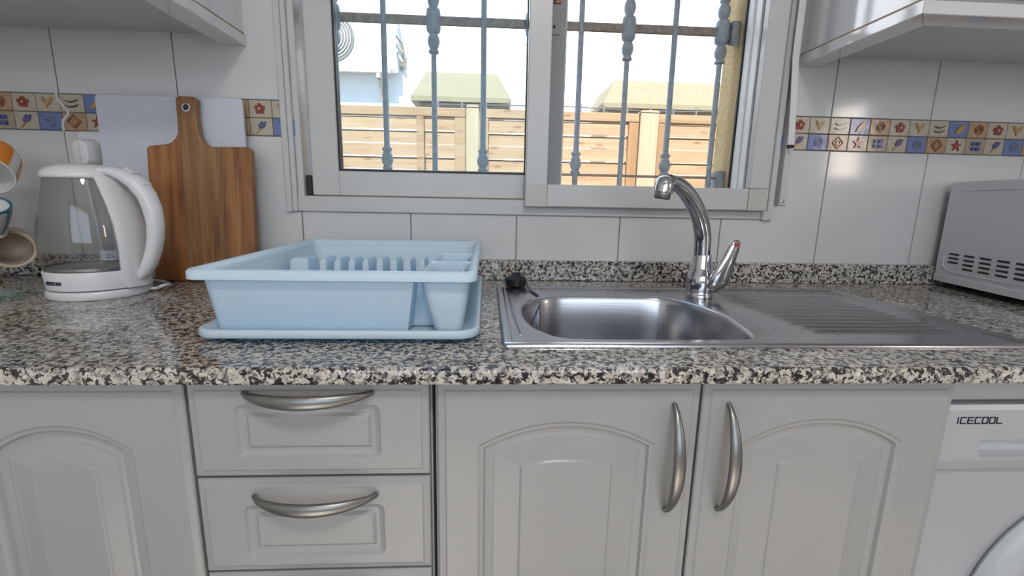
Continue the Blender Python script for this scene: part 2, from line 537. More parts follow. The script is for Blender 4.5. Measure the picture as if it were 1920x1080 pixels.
def lettering(text, width, height, stroke, to3d):
    """raised letters as ribbons; to3d maps (u,v,d) in metres to a point"""
    mb = MB()
    units = sum(0.72 if c == 'I' else 1.25 for c in text)
    pitch = width / units
    x = 0.0
    for c in text:
        adv = 0.72 * pitch if c == 'I' else 1.25 * pitch
        wd = pitch * 0.90
        off = -wd * 0.5 + adv * 0.32 if c == 'I' else 0
        for st in GLYPH[c]:
            pts = [(x + off + a * wd, b * height) for a, b in st]
            for (ax, ay), (bx, by) in zip(pts[:-1], pts[1:]):
                L = hypot(bx - ax, by - ay)
                ux, uy = (bx - ax) / L, (by - ay) / L
                hx, hy = -uy * stroke / 2, ux * stroke / 2
                ex, ey = ux * stroke * 0.4, uy * stroke * 0.4
                q = [(ax - ex + hx, ay - ey + hy), (ax - ex - hx, ay - ey - hy), (bx + ex - hx, by + ey - hy), (bx + ex + hx, by + ey + hy)]
                mb.loft([[to3d(u, v, 0.0) for u, v in q], [to3d(u, v, 0.0004) for u, v in q]])
        x += adv
    return mb

# ------------------------------------------------------------------ room shell
WALL = 0.600                                   # plane of the grout; tile faces stand 6 mm proud
HX0, HX1, HZ0, HZ1 = -0.434, 0.664, 0.152, 1.12      # window hole
XL, XR, YB, ZC = -1.28, 2.15, -2.7, 1.55
mb = MB()
for (a, b, c, d) in ((XL, HX0, -0.9, ZC), (HX1, XR, -0.9, ZC), (HX0, HX1, -0.9, HZ0), (HX0, HX1, HZ1, ZC)):
    mb.box(a, b, WALL, 0.665, c, d)
wall = struct('wall_back', mb, M['grout'])
mb = MB()
RX0, RX1, RZ0, RZ1 = -0.40, 0.612, 0.205, 1.10
for (a, b, c, d) in ((XL - 0.4, RX0, -1.0, 1.56), (RX1, XR + 0.4, -1.0, 1.56), (RX0, RX1, -1.0, RZ0), (RX0, RX1, RZ1, 1.56)):
    mb.box(a, b, 0.667, 0.775, c, d)
struct('wall_outside', mb, M['stucco'])
struct('floor', MB().box(XL, XR, YB, 0.60, -0.95, -0.90), M['floor'])
struct('ceiling', MB().box(XL - 0.4, XR + 0.4, YB - 0.1, 0.665, ZC, ZC + 0.1), M['paint'])
struct('wall_left', MB().box(XL - 0.12, XL, YB, 0.665, -0.9, ZC), M['paint'])
mb = MB()
for (a, b, c, d) in ((YB, -1.22, -0.9, ZC), (-0.96, 0.665, -0.9, ZC), (-1.22, -0.96, -0.9, 0.30), (-1.22, -0.96, 0.80, ZC)):
    mb.box(XR, XR + 0.1, a, b, c, d)
struct('wall_right', mb, M['paint'])
mb = MB()
for (a, b, c, d) in ((XL, -1.08, -0.9, ZC), (1.28, XR, -0.9, ZC), (-1.08, 1.28, -0.9, 0.12), (-1.08, 1.28, 1.32, ZC)):
    mb.box(a, b, YB - 0.1, YB, c, d)
struct('wall_rear', mb, M['paint'])
# frames of the rear window, added for fill light, and the side window
w2 = thing('added_window_2', None, None, (0.1, YB, 0.12), kind='structure')
mb = MB()
for (a, b, c, d) in ((-1.08, -1.03, 0.12, 1.32), (1.23, 1.28, 0.12, 1.32), (-1.03, 1.23, 0.12, 0.17), (-1.03, 1.23, 1.27, 1.32), (0.075, 0.125, 0.17, 1.27)):
    mb.box(a, b, YB - 0.06, YB - 0.01, c, d, 0.004)
part('window_frame', mb, M['frame'], w2)
w3 = thing('window_3', None, None, (XR, -1.09, 0.30), kind='structure')
mb = MB()
for (a, b, c, d) in ((-1.22, -1.20, 0.30, 0.80), (-0.98, -0.96, 0.30, 0.80), (-1.20, -0.98, 0.30, 0.32), (-1.20, -0.98, 0.78, 0.80)):
    mb.box(XR + 0.01, XR + 0.05, a, b, c, d, 0.003)
part('window_frame', mb, M['frame'], w3)

# ------------------------------------------------------------------ wall tiles (each its own piece)
TP, TX0 = 0.2448, 0.0692 - 0.2448 * 6
TPU, TXU = 0.2434, -0.9085 - 0.2434 * 2
G = 0.0011
def tile_piece(name, poly):
    mb = MB()
    q = offset_poly(poly, G)
    mb.loft([[(x, WALL, z) for x, z in q], [(x, WALL - 0.0049, z) for x, z in q], [(x, WALL - 0.006, z) for x, z in offset_poly(q, 0.0011)]])
    return part(name, mb, M['tile'], wall)
def tiles_row(z0, z1, tx, tp):
    for k in range(0, 15):
        x0, x1 = max(tx + k * tp, XL), min(tx + (k + 1) * tp, XR)
        if x1 - x0 < 0.02:
            continue
        full = [(x0, z0), (x1, z0), (x1, z1), (x0, z1)]
        if z1 <= HZ0 or z0 >= HZ1 or x1 <= HX0 or x0 >= HX1:
            tile_piece('wall_tile', full)
            continue
        low = z0 < HZ0 - 0.02
        if x0 < HX0 - 0.012:                      # tile cut round the left side of the window
            if low:
                tile_piece('wall_tile', [(x0, z0), (x1, z0), (x1, HZ0), (HX0, HZ0), (HX0, z1), (x0, z1)])
            else:
                tile_piece('wall_tile', [(x0, z0), (HX0, z0), (HX0, z1), (x0, z1)])
        elif x1 > HX1 + 0.012:
            if low:
                tile_piece('wall_tile', [(x0, z0), (x1, z0), (x1, z1), (HX1, z1), (HX1, HZ0), (x0, HZ0)])
            else:
                tile_piece('wall_tile', [(HX1, z0), (x1, z0), (x1, z1), (HX1, z1)])
        elif low:
            tile_piece('wall_tile', [(x0, z0), (x1, z0), (x1, HZ0), (x0, HZ0)])
tiles_row(0.044, 0.3135, TX0, TP)
tiles_row(0.3880, 0.640, TXU, TPU)
tiles_row(0.640, 0.892, TXU, TPU)
tiles_row(0.892, 1.144, TXU, TPU)

# relief border: two rows of small picture tiles, five pictures to a tile length
BZ0, BZ1 = 0.3135, 0.3880
CW, CH = TPU / 5, (BZ1 - BZ0) / 2
def poly_piece(mb, pts, d=0.0022):
    mb.prism(pts, -0.0005 - d, 0.0, 'y')
def star(n, r1, r2, a0=pi / 2):
    return [((r1 if k % 2 == 0 else r2) * cos(a0 + pi * k / n), (r1 if k % 2 == 0 else r2) * sin(a0 + pi * k / n)) for k in range(2 * n)]
def motif(kind):
    mb, mb2, mat, mat2 = MB(), None, None, None
    if kind == 'flower':
        for k in range(5):
            a = pi / 2 + k * 2 * pi / 5
            poly_piece(mb, [(0.0072 * cos(a) + 0.0046 * cos(t), 0.0072 * sin(a) + 0.0046 * sin(t)) for t in [2 * pi * j / 10 for j in range(10)]])
        poly_piece(mb, [(0.006 * cos(t), 0.006 * sin(t)) for t in [2 * pi * j / 10 for j in range(10)]])
        mat = M['b_red']
        mb2, mat2 = MB(), M['b_orange']
        poly_piece(mb2, [(0.0034 * cos(t), 0.0034 * sin(t)) for t in [2 * pi * j / 10 for j in range(10)]], 0.0032)
    elif kind == 'heart':
        pts = [(-0.011, 0.010), (-0.0085, 0.0115), (-0.005, 0.007), (-0.001, 0.0035), (0.003, 0.005), (0.006, 0.009), (0.0095, 0.0105), (0.0105, 0.007), (0.0075, 0.001), (0.003, -0.004), (-0.002, -0.005), (-0.0065, -0.001), (-0.009, 0.004)]
        poly_piece(mb, pts)
        poly_piece(mb, [(-0.0015, -0.004), (0.0005, -0.004), (-0.002, -0.011), (-0.0035, -0.011)])
        mat = M['b_ochre']
    elif kind == 'wave':
        for dz in (0.004, -0.006):
            top = [(-0.013 + 0.026 * t / 10, dz + 0.0042 * (((t - 4.2) / 5.8) ** 2) * (1 if t < 9 else 0.9)) for t in range(11)]
            bot = [(x, z - 0.0008 - 0.0024 * sin(pi * (k + 0.5) / 11)) for k, (x, z) in enumerate(top)]
            poly_piece(mb, top + bot[::-1])
        mat = M['b_dark']
    elif kind == 'leaf':
        pts = [(-0.010, -0.012), (-0.006, -0.002), (0.000, 0.006), (0.006, 0.011), (0.010, 0.0125), (0.0108, 0.004), (0.008, -0.004), (0.003, -0.009), (-0.004, -0.0105)]
        poly_piece(mb, pts)
        mat = M['b_ochre']
    elif kind in ('spiral', 'bluespiral'):
        path = []
        for k in range(34):
            t = k / 33
            a = t * 2.3 * 2 * pi
            r = 0.0015 + 0.0105 * t
            path.append((r * cos(a), -0.0012, r * sin(a)))
        mb.tube(path, 0.0013, 5, up=(0, 1, 0))
        mat = M['b_brown'] if kind == 'spiral' else M['b_grey']
    elif kind == 'diamond':
        s0, s1 = 0.0145, 0.0115
        for k in range(4):
            a0, a1 = k * pi / 2, (k + 1) * pi / 2
            poly_piece(mb, [(s0 * cos(a0), s0 * sin(a0)), (s0 * cos(a1), s0 * sin(a1)), (s1 * cos(a1), s1 * sin(a1)), (s1 * cos(a0), s1 * sin(a0))])
        mat = M['b_brown']
        mb2, mat2 = MB(), M['b_ochre']
        ring = [(0.005 * cos(2 * pi * k / 12), -0.001, 0.005 * sin(2 * pi * k / 12)) for k in range(13)]
        mb2.tube(ring, 0.0014, 5, up=(0, 1, 0))
    elif kind == 'star':
        poly_piece(mb, star(5, 0.0138, 0.0052))
        mat = M['b_red']
    elif kind == 'squares':
        for a in (-0.0062, 0.0062):
            for b in (-0.0058, 0.0058):
                poly_piece(mb, rrect(a - 0.0044, a + 0.0044, b - 0.0042, b + 0.0042, 0.0012, 2))
        mat = M['b_navy']
    elif kind == 'tulip':
        for ang, ox in ((radians(62), 0.0), (radians(58), 0.0065)):
            c, s = cos(ang), sin(ang)
            base = [(-0.008, 0), (-0.004, 0.0028), (0.003, 0.0032), (0.010, 0.0008), (0.010, -0.0008), (0.003, -0.0032), (-0.004, -0.0028)]
            poly_piece(mb, [(ox - 0.001 + x * c - z * s, 0.003 + x * s + z * c) for x, z in base])
        mat = M['b_violet']
        mb2, mat2 = MB(), M['b_ochre']
        poly_piece(mb2, [(-0.011, -0.0135), (-0.0095, -0.0145), (0.0, -0.005), (-0.0015, -0.004)])
    return mb, mat, mb2, mat2
BACK = {'flower': 'b_cream', 'heart': 'b_cream', 'wave': 'b_cream', 'leaf': 'b_blue', 'spiral': 'b_orange', 'diamond': 'b_orange', 'star': 'b_cream', 'squares': 'b_tan', 'tulip': 'b_cream', 'bluespiral': 'b_blue'}
TOPS = ['wave', 'leaf', 'spiral', 'flower', 'heart']
BOTS = ['diamond', 'star', 'squares', 'tulip', 'bluespiral']
proto = {}
for kk in range(0, 75):
    cx = TXU + kk * CW + CW / 2
    if cx < -1.24 or cx > 1.62 or (cx - CW / 2 > -0.452 and cx + CW / 2 < 0.679):
        continue
    x_left, x_right = cx - CW / 2, cx + CW / 2
    for row, seq in ((1, TOPS), (0, BOTS)):
        kind = seq[kk % 5]
        cz = BZ0 + CH * (row + 0.5)
        if kind not in proto:
            t = MB()
            t.box(-CW / 2 + 0.0006, CW / 2 - 0.0006, 0.0, 0.0065, -CH / 2 + 0.0006, CH / 2 - 0.0006, 0.0012, 1)
            o = part('border_tile', t, M[BACK[kind]], wall)
            a, am, b2, bm2 = motif(kind)
            ch = [part('motif', a, am, o, local=True)]
            if b2:
                ch.append(part('motif', b2, bm2, o, local=True))
            proto[kind] = (o, ch)
            o.location = (cx, WALL - 0.0065, cz)
        else:
            src, ch = proto[kind]
            o = inst(src, 'border_tile', wall, (cx, WALL - 0.0065, cz))
            for q in ch:
                inst(q, 'motif', o)
# zigzag bead of white grout over a badly cut border tile on the left
gx = TXU + 2 * TPU
zz = [(gx - 0.004, 0.388), (gx - 0.002, 0.377), (gx + 0.008, 0.362), (gx + 0.016, 0.353), (gx + 0.014, 0.345), (gx + 0.004, 0.335), (gx + 0.001, 0.326), (gx + 0.001, 0.313)]
part('grout_bead', MB().tube([(x, WALL - 0.0072, z) for x, z in zz], [0.0032] * len(zz), 6, up=(0, 1, 0), flat=1.0), M['grout_white'], wall, smooth=True)

# ------------------------------------------------------------------ window 1
win = thing('window_1', None, None, (0.115, 0.60, 0.15), kind='structure')
def bars(mb, items, bev=0.002):
    for q in items:
        mb.box(*q, bev, 1)
mb = MB()
bars(mb, [(-0.450, -0.437, 0.583, 0.600, 0.149, 1.14), (-0.437, -0.426, 0.586, 0.660, 0.151, 1.13), (-0.4265, -0.412, 0.594, 0.660, 0.151, 1.13),
          (0.652, 0.664, 0.586, 0.660, 0.151, 1.13), (0.664, 0.678, 0.583, 0.600, 0.149, 1.14), (0.606, 0.652, 0.597, 0.660, 0.151, 1.13),
          (-0.426, 0.652, 0.588, 0.660, 0.151, 0.186), (-0.426, 0.652, 0.588, 0.660, 1.09, 1.13), (0.655, 0.678, 0.5835, 0.600, 0.1485, 0.172)])
part('outer_frame', mb, M['frame'], win)
# inner track lip along the right jamb, outdoor light on it put into a brighter white
part('jamb_liner', MB().box(0.6035, 0.6058, 0.598, 0.655, 0.187, 1.089, 0.0008, 1), M['frame_lit'], win)
part('jamb_step', MB().box(0.5985, 0.6034, 0.624, 0.632, 0.187, 1.089, 0.001, 1), M['frame_lit'], win)
part('jamb_gasket', MB().box(0.600, 0.6065, 0.656, 0.662, 0.19, 1.09), M['gasket'], win)
part('brush_block', MB().box(-0.411, -0.398, 0.606, 0.636, 0.187, 0.232, 0.002, 1), M['gasket'], win, 'black plastic end block of the left sash track')
# left sash, in the outer track
mb = MB()
bars(mb, [(-0.397, -0.337, 0.606, 0.636, 0.188, 1.085), (0.090, 0.174, 0.612, 0.636, 0.188, 1.085), (-0.337, 0.090, 0.606, 0.636, 0.188, 0.243), (-0.337, 0.090, 0.606, 0.636, 1.03, 1.085)])
ls = part('left_sash', mb, M['frame'], win)
mb = MB()
bars(mb, [(-0.337, -0.3325, 0.6085, 0.630, 0.243, 1.03), (0.0855, 0.090, 0.6085, 0.630, 0.243, 1.03), (-0.3325, 0.0855, 0.6085, 0.630, 0.243, 0.247), (-0.3325, 0.0855, 0.6085, 0.630, 1.026, 1.03)], 0)
part('gasket', mb, M['gasket'], ls)
part('pane', MB().box(-0.3325, 0.0855, 0.617, 0.621, 0.247, 1.026), M['pane_tint'], ls)
part('brush_strip', MB().box(0.1365, 0.170, 0.6085, 0.6118, 0.20, 1.08), M['brush'], ls, 'dark grey brush strip')
mb = MB().box(0.139, 0.158, 0.6055, 0.6083, 0.545, 0.622, 0.001, 1)
part('catch_plate', mb, M['brush'], ls)  # shade between the sashes put into the plate's grey
part('screw', MB().lathe([(0.0032, 0), (0.0032, 0.0012), (0.002, 0.002)], 10, (0, 0, 0)), M['black'], ls)
sc_ = [o for o in bpy.data.objects if o.name.startswith('screw')][-1]
sc_.rotation_euler = (pi / 2, 0, 0)
sc_.location = Vector((0.1435, 0.6053, 0.561)) - Vector((0.115, 0.60, 0.15))
sc_.data.transform(Matrix.Translation((0.115, 0.60, 0.15)))
part('latch', MB().box(0.140, 0.157, 0.603, 0.6053, 0.607, 0.68, 0.001, 1), M['gasket'], ls, 'black latch')
part('latch_mark', MB().box(0.1465, 0.157, 0.6024, 0.6030, 0.6075, 0.6150), M['red'], ls, 'red mark on the latch')
# right sash, in the inner track, standing proud of the frame
mb = MB()
bars(mb, [(0.086, 0.135, 0.566, 0.587, 0.172, 1.10), (0.604, 0.650, 0.566, 0.587, 0.222, 1.10), (0.135, 0.604, 0.566, 0.587, 0.172, 0.222), (0.135, 0.604, 0.566, 0.587, 1.05, 1.10)])
rs = part('right_sash', mb, M['frame'], win)
part('corner_joint', MB().box(0.6045, 0.651, 0.5655, 0.587, 0.1715, 0.2215, 0.0015, 1), M['frame_cream'], rs, 'cream corner joint')
part('corner_joint', MB().box(0.0855, 0.135, 0.5655, 0.587, 0.1715, 0.2215, 0.0015, 1), M['frame_cream'], rs, 'cream corner joint')
part('pane', MB().box(0.135, 0.604, 0.575, 0.579, 0.222, 1.05), M['pane'], rs)

# roller shutter belt rail beside the window
sh = thing('shutter_belt_rail', 'white plastic rail with a screw, right of the window, for the shutter belt', 'rail', (0.694, 0.594, 0.185))
mb = MB()
bars(mb, [(0.684, 0.688, 0.574, 0.594, 0.185, 1.12), (0.688, 0.712, 0.590, 0.594, 0.185, 0.32)], 0.001)
part('rail', mb, M['frame'], sh)
part('belt', MB().loft([[(a, y, z) for a, y in ((x0, 0.570), (x1, 0.570), (x1, 0.5725), (x0, 0.5725))] for x0, x1, z in ((0.6850, 0.6995, 0.322), (0.678, 0.6925, 0.42), (0.670, 0.6845, 0.51), (0.670, 0.6845, 1.12))]), M['white_satin'], sh, 'pale grey belt')
part('belt_end', MB().box(0.6845, 0.700, 0.5690, 0.5895, 0.315, 0.3218, 0.001, 1), M['gasket'], sh, 'black belt end')
mb = MB().lathe([(0.0035, 0), (0.0035, 0.0015), (0.0015, 0.0025)], 10)
mb.bm.transform(Matrix.Translation((0.701, 0.590, 0.195)) @ Matrix.Rotation(pi / 2, 4, 'X'))
part('screw', mb, M['chrome'], sh)

# ------------------------------------------------------------------ window grille outside
gr = thing('window_grille', 'grey wrought iron window grille with turned balusters outside the glass', 'grille', (0.16, 0.72, 0.21))
GY = 0.722
def knob(z0, flip=1, s=1.0):
    pr = [(0.0072, 0), (0.0125, 0.004), (0.0125, 0.008), (0.009, 0.011), (0.0135, 0.020), (0.0148, 0.028), (0.0125, 0.038), (0.009, 0.046), (0.0125, 0.050), (0.0125, 0.054), (0.0072, 0.058)]
    return [(r, z0 + flip * z * s) for r, z in (pr if flip > 0 else pr[::1])]
GX = [-0.368, -0.2505, -0.132, -0.0115, 0.106, 0.2255, 0.3425, 0.4585, 0.5775]
for i, gx_ in enumerate(GX):
    bot, top = 0.206, 1.05
    prof = [(0.0066, bot)]
    if i % 2 == 1:                                    # plain upper part with a turned foot
        prof += knob(0.252) + [(0.0066, top)]
    else:                                             # turned middle around the upper rail
        prof += [(0.0066, 0.528)] + [(0.012, 0.530), (0.0125, 0.535), (0.009, 0.539), (0.0135, 0.548), (0.0148, 0.558), (0.0125, 0.567), (0.0095, 0.572)]
        prof += [(0.0160, 0.578), (0.0175, 0.588), (0.0175, 0.600), (0.0165, 0.602), (0.0175, 0.604), (0.0175, 0.616), (0.0160, 0.626), (0.0095, 0.632)]
        prof += [(0.0125, 0.638), (0.0148, 0.648), (0.0135, 0.658), (0.009, 0.667), (0.0125, 0.671), (0.012, 0.676), (0.0066, 0.678), (0.0066, top)]
    part('baluster', MB().lathe(prof, 14, (gx_, GY, 0)), M['iron'], gr, smooth=True, angle=60)
part('rail', MB().box(RX0 + 0.001, 0.611, GY - 0.005, GY + 0.006, 0.593, 0.612, 0.001, 1), M['iron_rust'], gr, 'brown weathered upper rail')
part('rail', MB().box(RX0 + 0.001, 0.611, GY - 0.004, GY + 0.004, 0.2485, 0.2545, 0.001, 1), M['iron_rust'], gr, 'thin brown lower rail')
for z in (0.60, 0.245):
    mb = MB().prism([(0.700, z - 0.035), (0.742, z - 0.018), (0.742, z + 0.020), (0.705, z + 0.024)], 0.594, 0.6118, 'x')
    part('wall_bracket', mb, M['iron'], gr)

# ------------------------------------------------------------------ outside: fence, pillars, house, air conditioner
struct('ground_outside', MB().box(-7, 7, 0.78, 8, -1.1, -1.0), M['ground'])
FY = 2.2
def fence_panel(x0, x1, label, inner=(), stile_r=None, stile_l=None, seed=0):
    rnd = random.Random(seed)
    t = thing('slatted_fence', label, 'fence', ((x0 + x1) / 2, FY, -1.0), group=None)
    part('top_rail', MB().box(x0, x1, FY - 0.030, FY + 0.02, 0.612, 0.660, 0.004, 1), M['pine'], t)
    n = 25
    z = 0.606
    k = 0
    while z > -0.86:
        hgt = 0.064 + rnd.uniform(-0.003, 0.003)
        dy = 0.004 * (1 if k % 2 else -1)
        lean = rnd.uniform(-0.0012, 0.0012)
        mb = MB()
        mb.loft([[(x0 + 0.003, FY - 0.012 + dy, z - hgt), (x0 + 0.003, FY - 0.018 + dy, z - hgt), (x0 + 0.003, FY - 0.010 + dy, z), (x0 + 0.003, FY - 0.004 + dy, z)],
                 [(x1 - 0.003, FY - 0.012 + dy, z - hgt + lean), (x1 - 0.003, FY - 0.018 + dy, z - hgt + lean), (x1 - 0.003, FY - 0.010 + dy, z + lean), (x1 - 0.003, FY - 0.004 + dy, z + lean)]])
        part('slat', mb, M['pine'], t)
        z -= hgt + 0.0055
        k += 1
    for (a, b, mm) in inner:
        part('stile', MB().box(a, b, FY - 0.034, FY + 0.018, -0.9, 0.611, 0.003, 1), M[mm], t)
    return t
fence_panel(-2.40, -0.120, 'slatted pine fence panel left of the pale post, seen through the left pane', [(-0.180, -0.121, 'pine'), (-0.385, -0.345, 'pine')], seed=1)
fence_panel(-0.045, 0.840, 'slatted pine fence panel between the two pale posts, behind the sash meeting', [(0.782, 0.839, 'pine_dark'), (-0.044, 0.005, 'pine')], seed=2)
fence_panel(0.948, 3.2, 'slatted pine fence panel right of the pale posts, seen through the right pane', [(0.949, 0.985, 'pine_dark')], seed=3)
for (a, b, lb) in ((-0.118, -0.047, 'pale square fence post seen through the left pane'), (0.842, 0.946, 'pale square fence post seen through the right pane')):
    t = thing('fence_post', lb, 'post', ((a + b) / 2, FY, -1.0), group='pale fence posts')
    part('post', MB().box(a, b, FY - 0.045, FY + 0.045, -1.0, 0.664, 0.004, 1), M['pine_post'], t)
    part('post_cap', MB().prism([(a - 0.003, 0.664), (b + 0.003, 0.664), (b - 0.012, 0.676), (a + 0.012, 0.676)], FY - 0.048, FY + 0.048, 'y'), M['pine_post'], t)
# wire with clips along the top of the fence
t = thing('fence_wire', 'thin dark wire with small clips stretched along the fence top', 'wire', (0.4, FY, 0.66))
part('wire', MB().tube([(x, FY - 0.02 + 0.004 * sin(9 * x), 0.6815 + 0.004 * sin(5 * x)) for x in [-0.28 + 0.08 * k for k in range(23)]], 0.0035, 5), M['dark_wire'], t)
for k in range(13):
    x = -0.27 + 0.13 * k
    zc = 0.6815 + 0.004 * sin(5 * x)
    part('clip', MB().box(x - 0.005, x + 0.005, FY - 0.026, FY - 0.014, 0.661, zc + 0.016), M['dark_wire'], t)

def pillar(x0, x1, z_cap, z_top, Y0, dpt, label):
    t = thing('boundary_pillar', label, 'pillar', ((x0 + x1) / 2, Y0 + dpt / 2, -1.0), group=None)
    ov = 0.055
    part('shaft', MB().box(x0 + ov, x1 - ov, Y0 + ov, Y0 + dpt - ov, -1.0, z_cap, 0.006, 1), M['pillar'], t)
    mb = MB()
    lp = lambda e, z: [(x0 + e, Y0 + e, z), (x1 - e, Y0 + e, z), (x1 - e, Y0 + dpt - e, z), (x0 + e, Y0 + dpt - e, z)]
    mb.loft([lp(0.0, z_cap), lp(0.0, z_cap + 0.035), lp(0.008, z_cap + 0.042), lp(0.10, z_top - 0.012), lp(0.112, z_top)])
    part('cap', mb, M['cap'], t)
    return t
pillar(-0.575, 0.175, 0.885, 1.115, 3.2, 0.7, 'cream pillar with hipped cap above the fence, seen through the left pane')
pillar(0.875, 2.1, 0.878, 1.10, 3.2, 0.7, 'wider cream pillar with hipped cap above the fence, seen through the right pane')
hs = thing('neighbour_house', 'white sunlit house wall behind the pine fence', 'house', (0, 4.9, -1.0))
part('facade', MB().box(-6, 7, 4.9, 5.2, -1.0, 4.0), M['house'], hs)
part('roof_coping', MB().box(-6.05, 7.05, 4.9, 5.25, 4.001, 4.08, 0.01, 1), M['pillar'], hs)
# outdoor unit on brackets
ac = thing('air_conditioner', 'white outdoor air conditioner unit on wall brackets above the fence', 'air conditioner', (-1.35, 4.86, 1.42))
ax0, ax1, az0, az1, ay0, ay1 = -1.86, -0.945, 1.455, 2.06, 4.66, 4.85
part('case', MB().box(ax0, ax1, ay0, ay1, az0, az1, 0.02, 2), M['ac_white'], ac)
mb = MB().lathe([(0.005, 0), (0.23, 0), (0.23, 0.012), (0.21, 0.012), (0.205, 0.004), (0.005, 0.004)], 32)
mb.bm.transform(Matrix.Translation((-1.58, ay0 - 0.001, 1.735)) @ Matrix.Rotation(pi / 2, 4, 'X'))
fg = part('fan_grille', mb, M['ac_grille'], ac, 'round grey fan grille', smooth=True)
for k in range(7):
    ring = [(-1.58 + (0.03 + 0.028 * k) * cos(2 * pi * j / 24), ay0 - 0.012, 1.735 + (0.03 + 0.028 * k) * sin(2 * pi * j / 24)) for j in range(25)]
    part('guard_ring', MB().tube(ring, 0.004, 5, up=(0, 1, 0)), M['ac_white'], fg)
part('foot_rail', MB().box(ax0 + 0.1, ax1 - 0.05, ay0 - 0.02, ay0 + 0.02, az0 - 0.045, az0 - 0.001, 0.003, 1), M['galv'], ac)
for x in (-1.72, -1.12):
    mb = MB()
    mb.box(x - 0.02, x + 0.02, ay0 - 0.02, 4.899, az0 - 0.09, az0 - 0.046, 0.003, 1)
    mb.tube([(x, ay0 + 0.03, az0 - 0.09), (x, 4.865, az0 - 0.30)], 0.02, 6)
    mb.box(x - 0.02, x + 0.02, 4.87, 4.899, az0 - 0.42, az0 - 0.05, 0.003, 1)
    part('bracket', mb, M['galv'], ac)
mb = MB()
for k in range(3):
    mb.tube([(ax1 - 0.01, 4.70 + 0.03 * k, 1.80 - 0.08 * k), (ax1 + 0.05, 4.77, 1.74 - 0.09 * k), (ax1 + 0.06, 4.85, 1.62 - 0.05 * k), (ax1 + 0.02, 4.88, 1.50)], 0.014, 6)
part('pipe', mb, M['galv'], ac, 'dark coolant pipes')

# a sunlit terracotta wall outside the narrow side window
struct('wall_terrace', MB().box(3.6, 3.7, -3.2, 0.2, -0.9, 0.9), M['terracotta'])
struct('ground_terrace', MB().box(2.26, 3.6, -3.2, 0.2, -1.0, -0.9), M['ground'])

# ------------------------------------------------------------------ worktop
WX0, WX1 = XL + 0.002, 1.75
wt = thing('granite_worktop', 'speckled grey, beige and black granite worktop with low upstand', 'worktop', (0.2, 0.3, -0.02))
hx0, hx1, hy0, hy1 = 0.050, 0.415, 0.098, 0.400
mb = MB()
# slab with a rounded front edge: profile along X in three lengths around the sink cut-out
def slab(x0, x1, y0, y1, front):
    if front:
        pr = [(y1, -0.02), (y0 + 0.003, -0.02)]
        pr += [(y0 + 0.003 - 0.003 * sin(a), -0.017 - 0.003 * cos(a)) for a in (pi / 4, pi / 2)]
        pr += [(y0 + 0.005 - 0.005 * cos(a), -0.005 + 0.005 * sin(a)) for a in (0, pi / 6, pi / 3, pi / 2)]
        pr += [(y1, 0.0)]
        mb.prism(pr, x0, x1, 'x')
    else:
        mb.box(x0, x1, y0, y1, -0.02, 0.0)
slab(WX0, WX1, 0.0, hy0, True)
slab(WX0, hx0, hy0, 0.593, False)
slab(hx1, WX1, hy0, 0.593, False)
slab(hx0, hx1, hy1, 0.593, False)
bmesh.ops.remove_doubles(mb.bm, verts=mb.bm.verts, dist=1e-5)
part('slab', mb, M['granite'], wt)
part('upstand', MB().box(WX0, WX1, 0.574, 0.5935, 0.0003, 0.0475, 0.0015, 1), M['granite'], wt)

# ------------------------------------------------------------------ base cabinets
FR = 0.020                                   # plane of the door faces
def bow_handle(name, p0, p1, out, parent, wd=0.0072):
    """curved bow handle between p0 and p1 on the door face, bulging out by `out` towards -Y"""
    a, b = Vector(p0), Vector(p1)
    along = (b - a).normalized()
    side = along.cross(Vector((0, -1, 0)))
    loops = []
    n = 26
    for k in range(n + 1):
        t = k / n
        c = a.lerp(b, t)
        bow = 4 * t * (1 - t)
        y = -out * (bow ** 0.75)
        s = sin(pi * min(max(t, 0.02), 0.98))
        hw = 1.14 * wd * (0.22 + 0.78 * s ** 0.55)              # half width across
        ht = 0.0028 + 0.0022 * s
        # slope
        dt = 1e-3
        b0, b1 = 4 * max(t - dt, 0) * (1 - max(t - dt, 0)), 4 * min(t + dt, 1) * (1 - min(t + dt, 1))
        dy = (-out * b1 ** 0.75 + out * b0 ** 0.75)
        tg = (along * (b - a).length * 2 * dt + Vector((0, dy, 0))).normalized()
        nrm = side.cross(tg).normalized()
        if nrm.y > 0:
            nrm = -nrm
        cc = c + Vector((0, y - 0.001, 0))
        loops.append([tuple(cc + side * hw * cos(q) + nrm * ht * sin(q)) for q in [2 * pi * j / 14 for j in range(14)]])
    mb = MB().loft(loops)
    return part(name, mb, M['nickel'], parent, smooth=True, angle=70)

def arch_loop(x0, x1, zb, zs, zp, y, n=16, nb=4, ns=8):
    """closed loop: bottom, right side, arch from shoulder zs to peak zp, left side"""
    pts = []
    for k in range(nb):
        pts.append((x0 + (x1 - x0) * k / nb, y, zb))
    for k in range(ns):
        pts.append((x1, y, zb + (zs - zb) * k / ns))
    hwid = (x1 - x0) / 2
    rise = zp - zs
    if rise > 1e-5:
        R = (hwid * hwid + rise * rise) / (2 * rise)
        a = math.asin(min(1, hwid / R))
        for k in range(n):
            q = a - 2 * a * k / n
            pts.append(((x0 + x1) / 2 + R * sin(q), y, zp - R + R * cos(q)))
    else:
        for k in range(n):
            pts.append((x1 - (x1 - x0) * k / n, y, zs))
    for k in range(ns):
        pts.append((x0, y, zs - (zs - zb) * k / ns))
    return pts

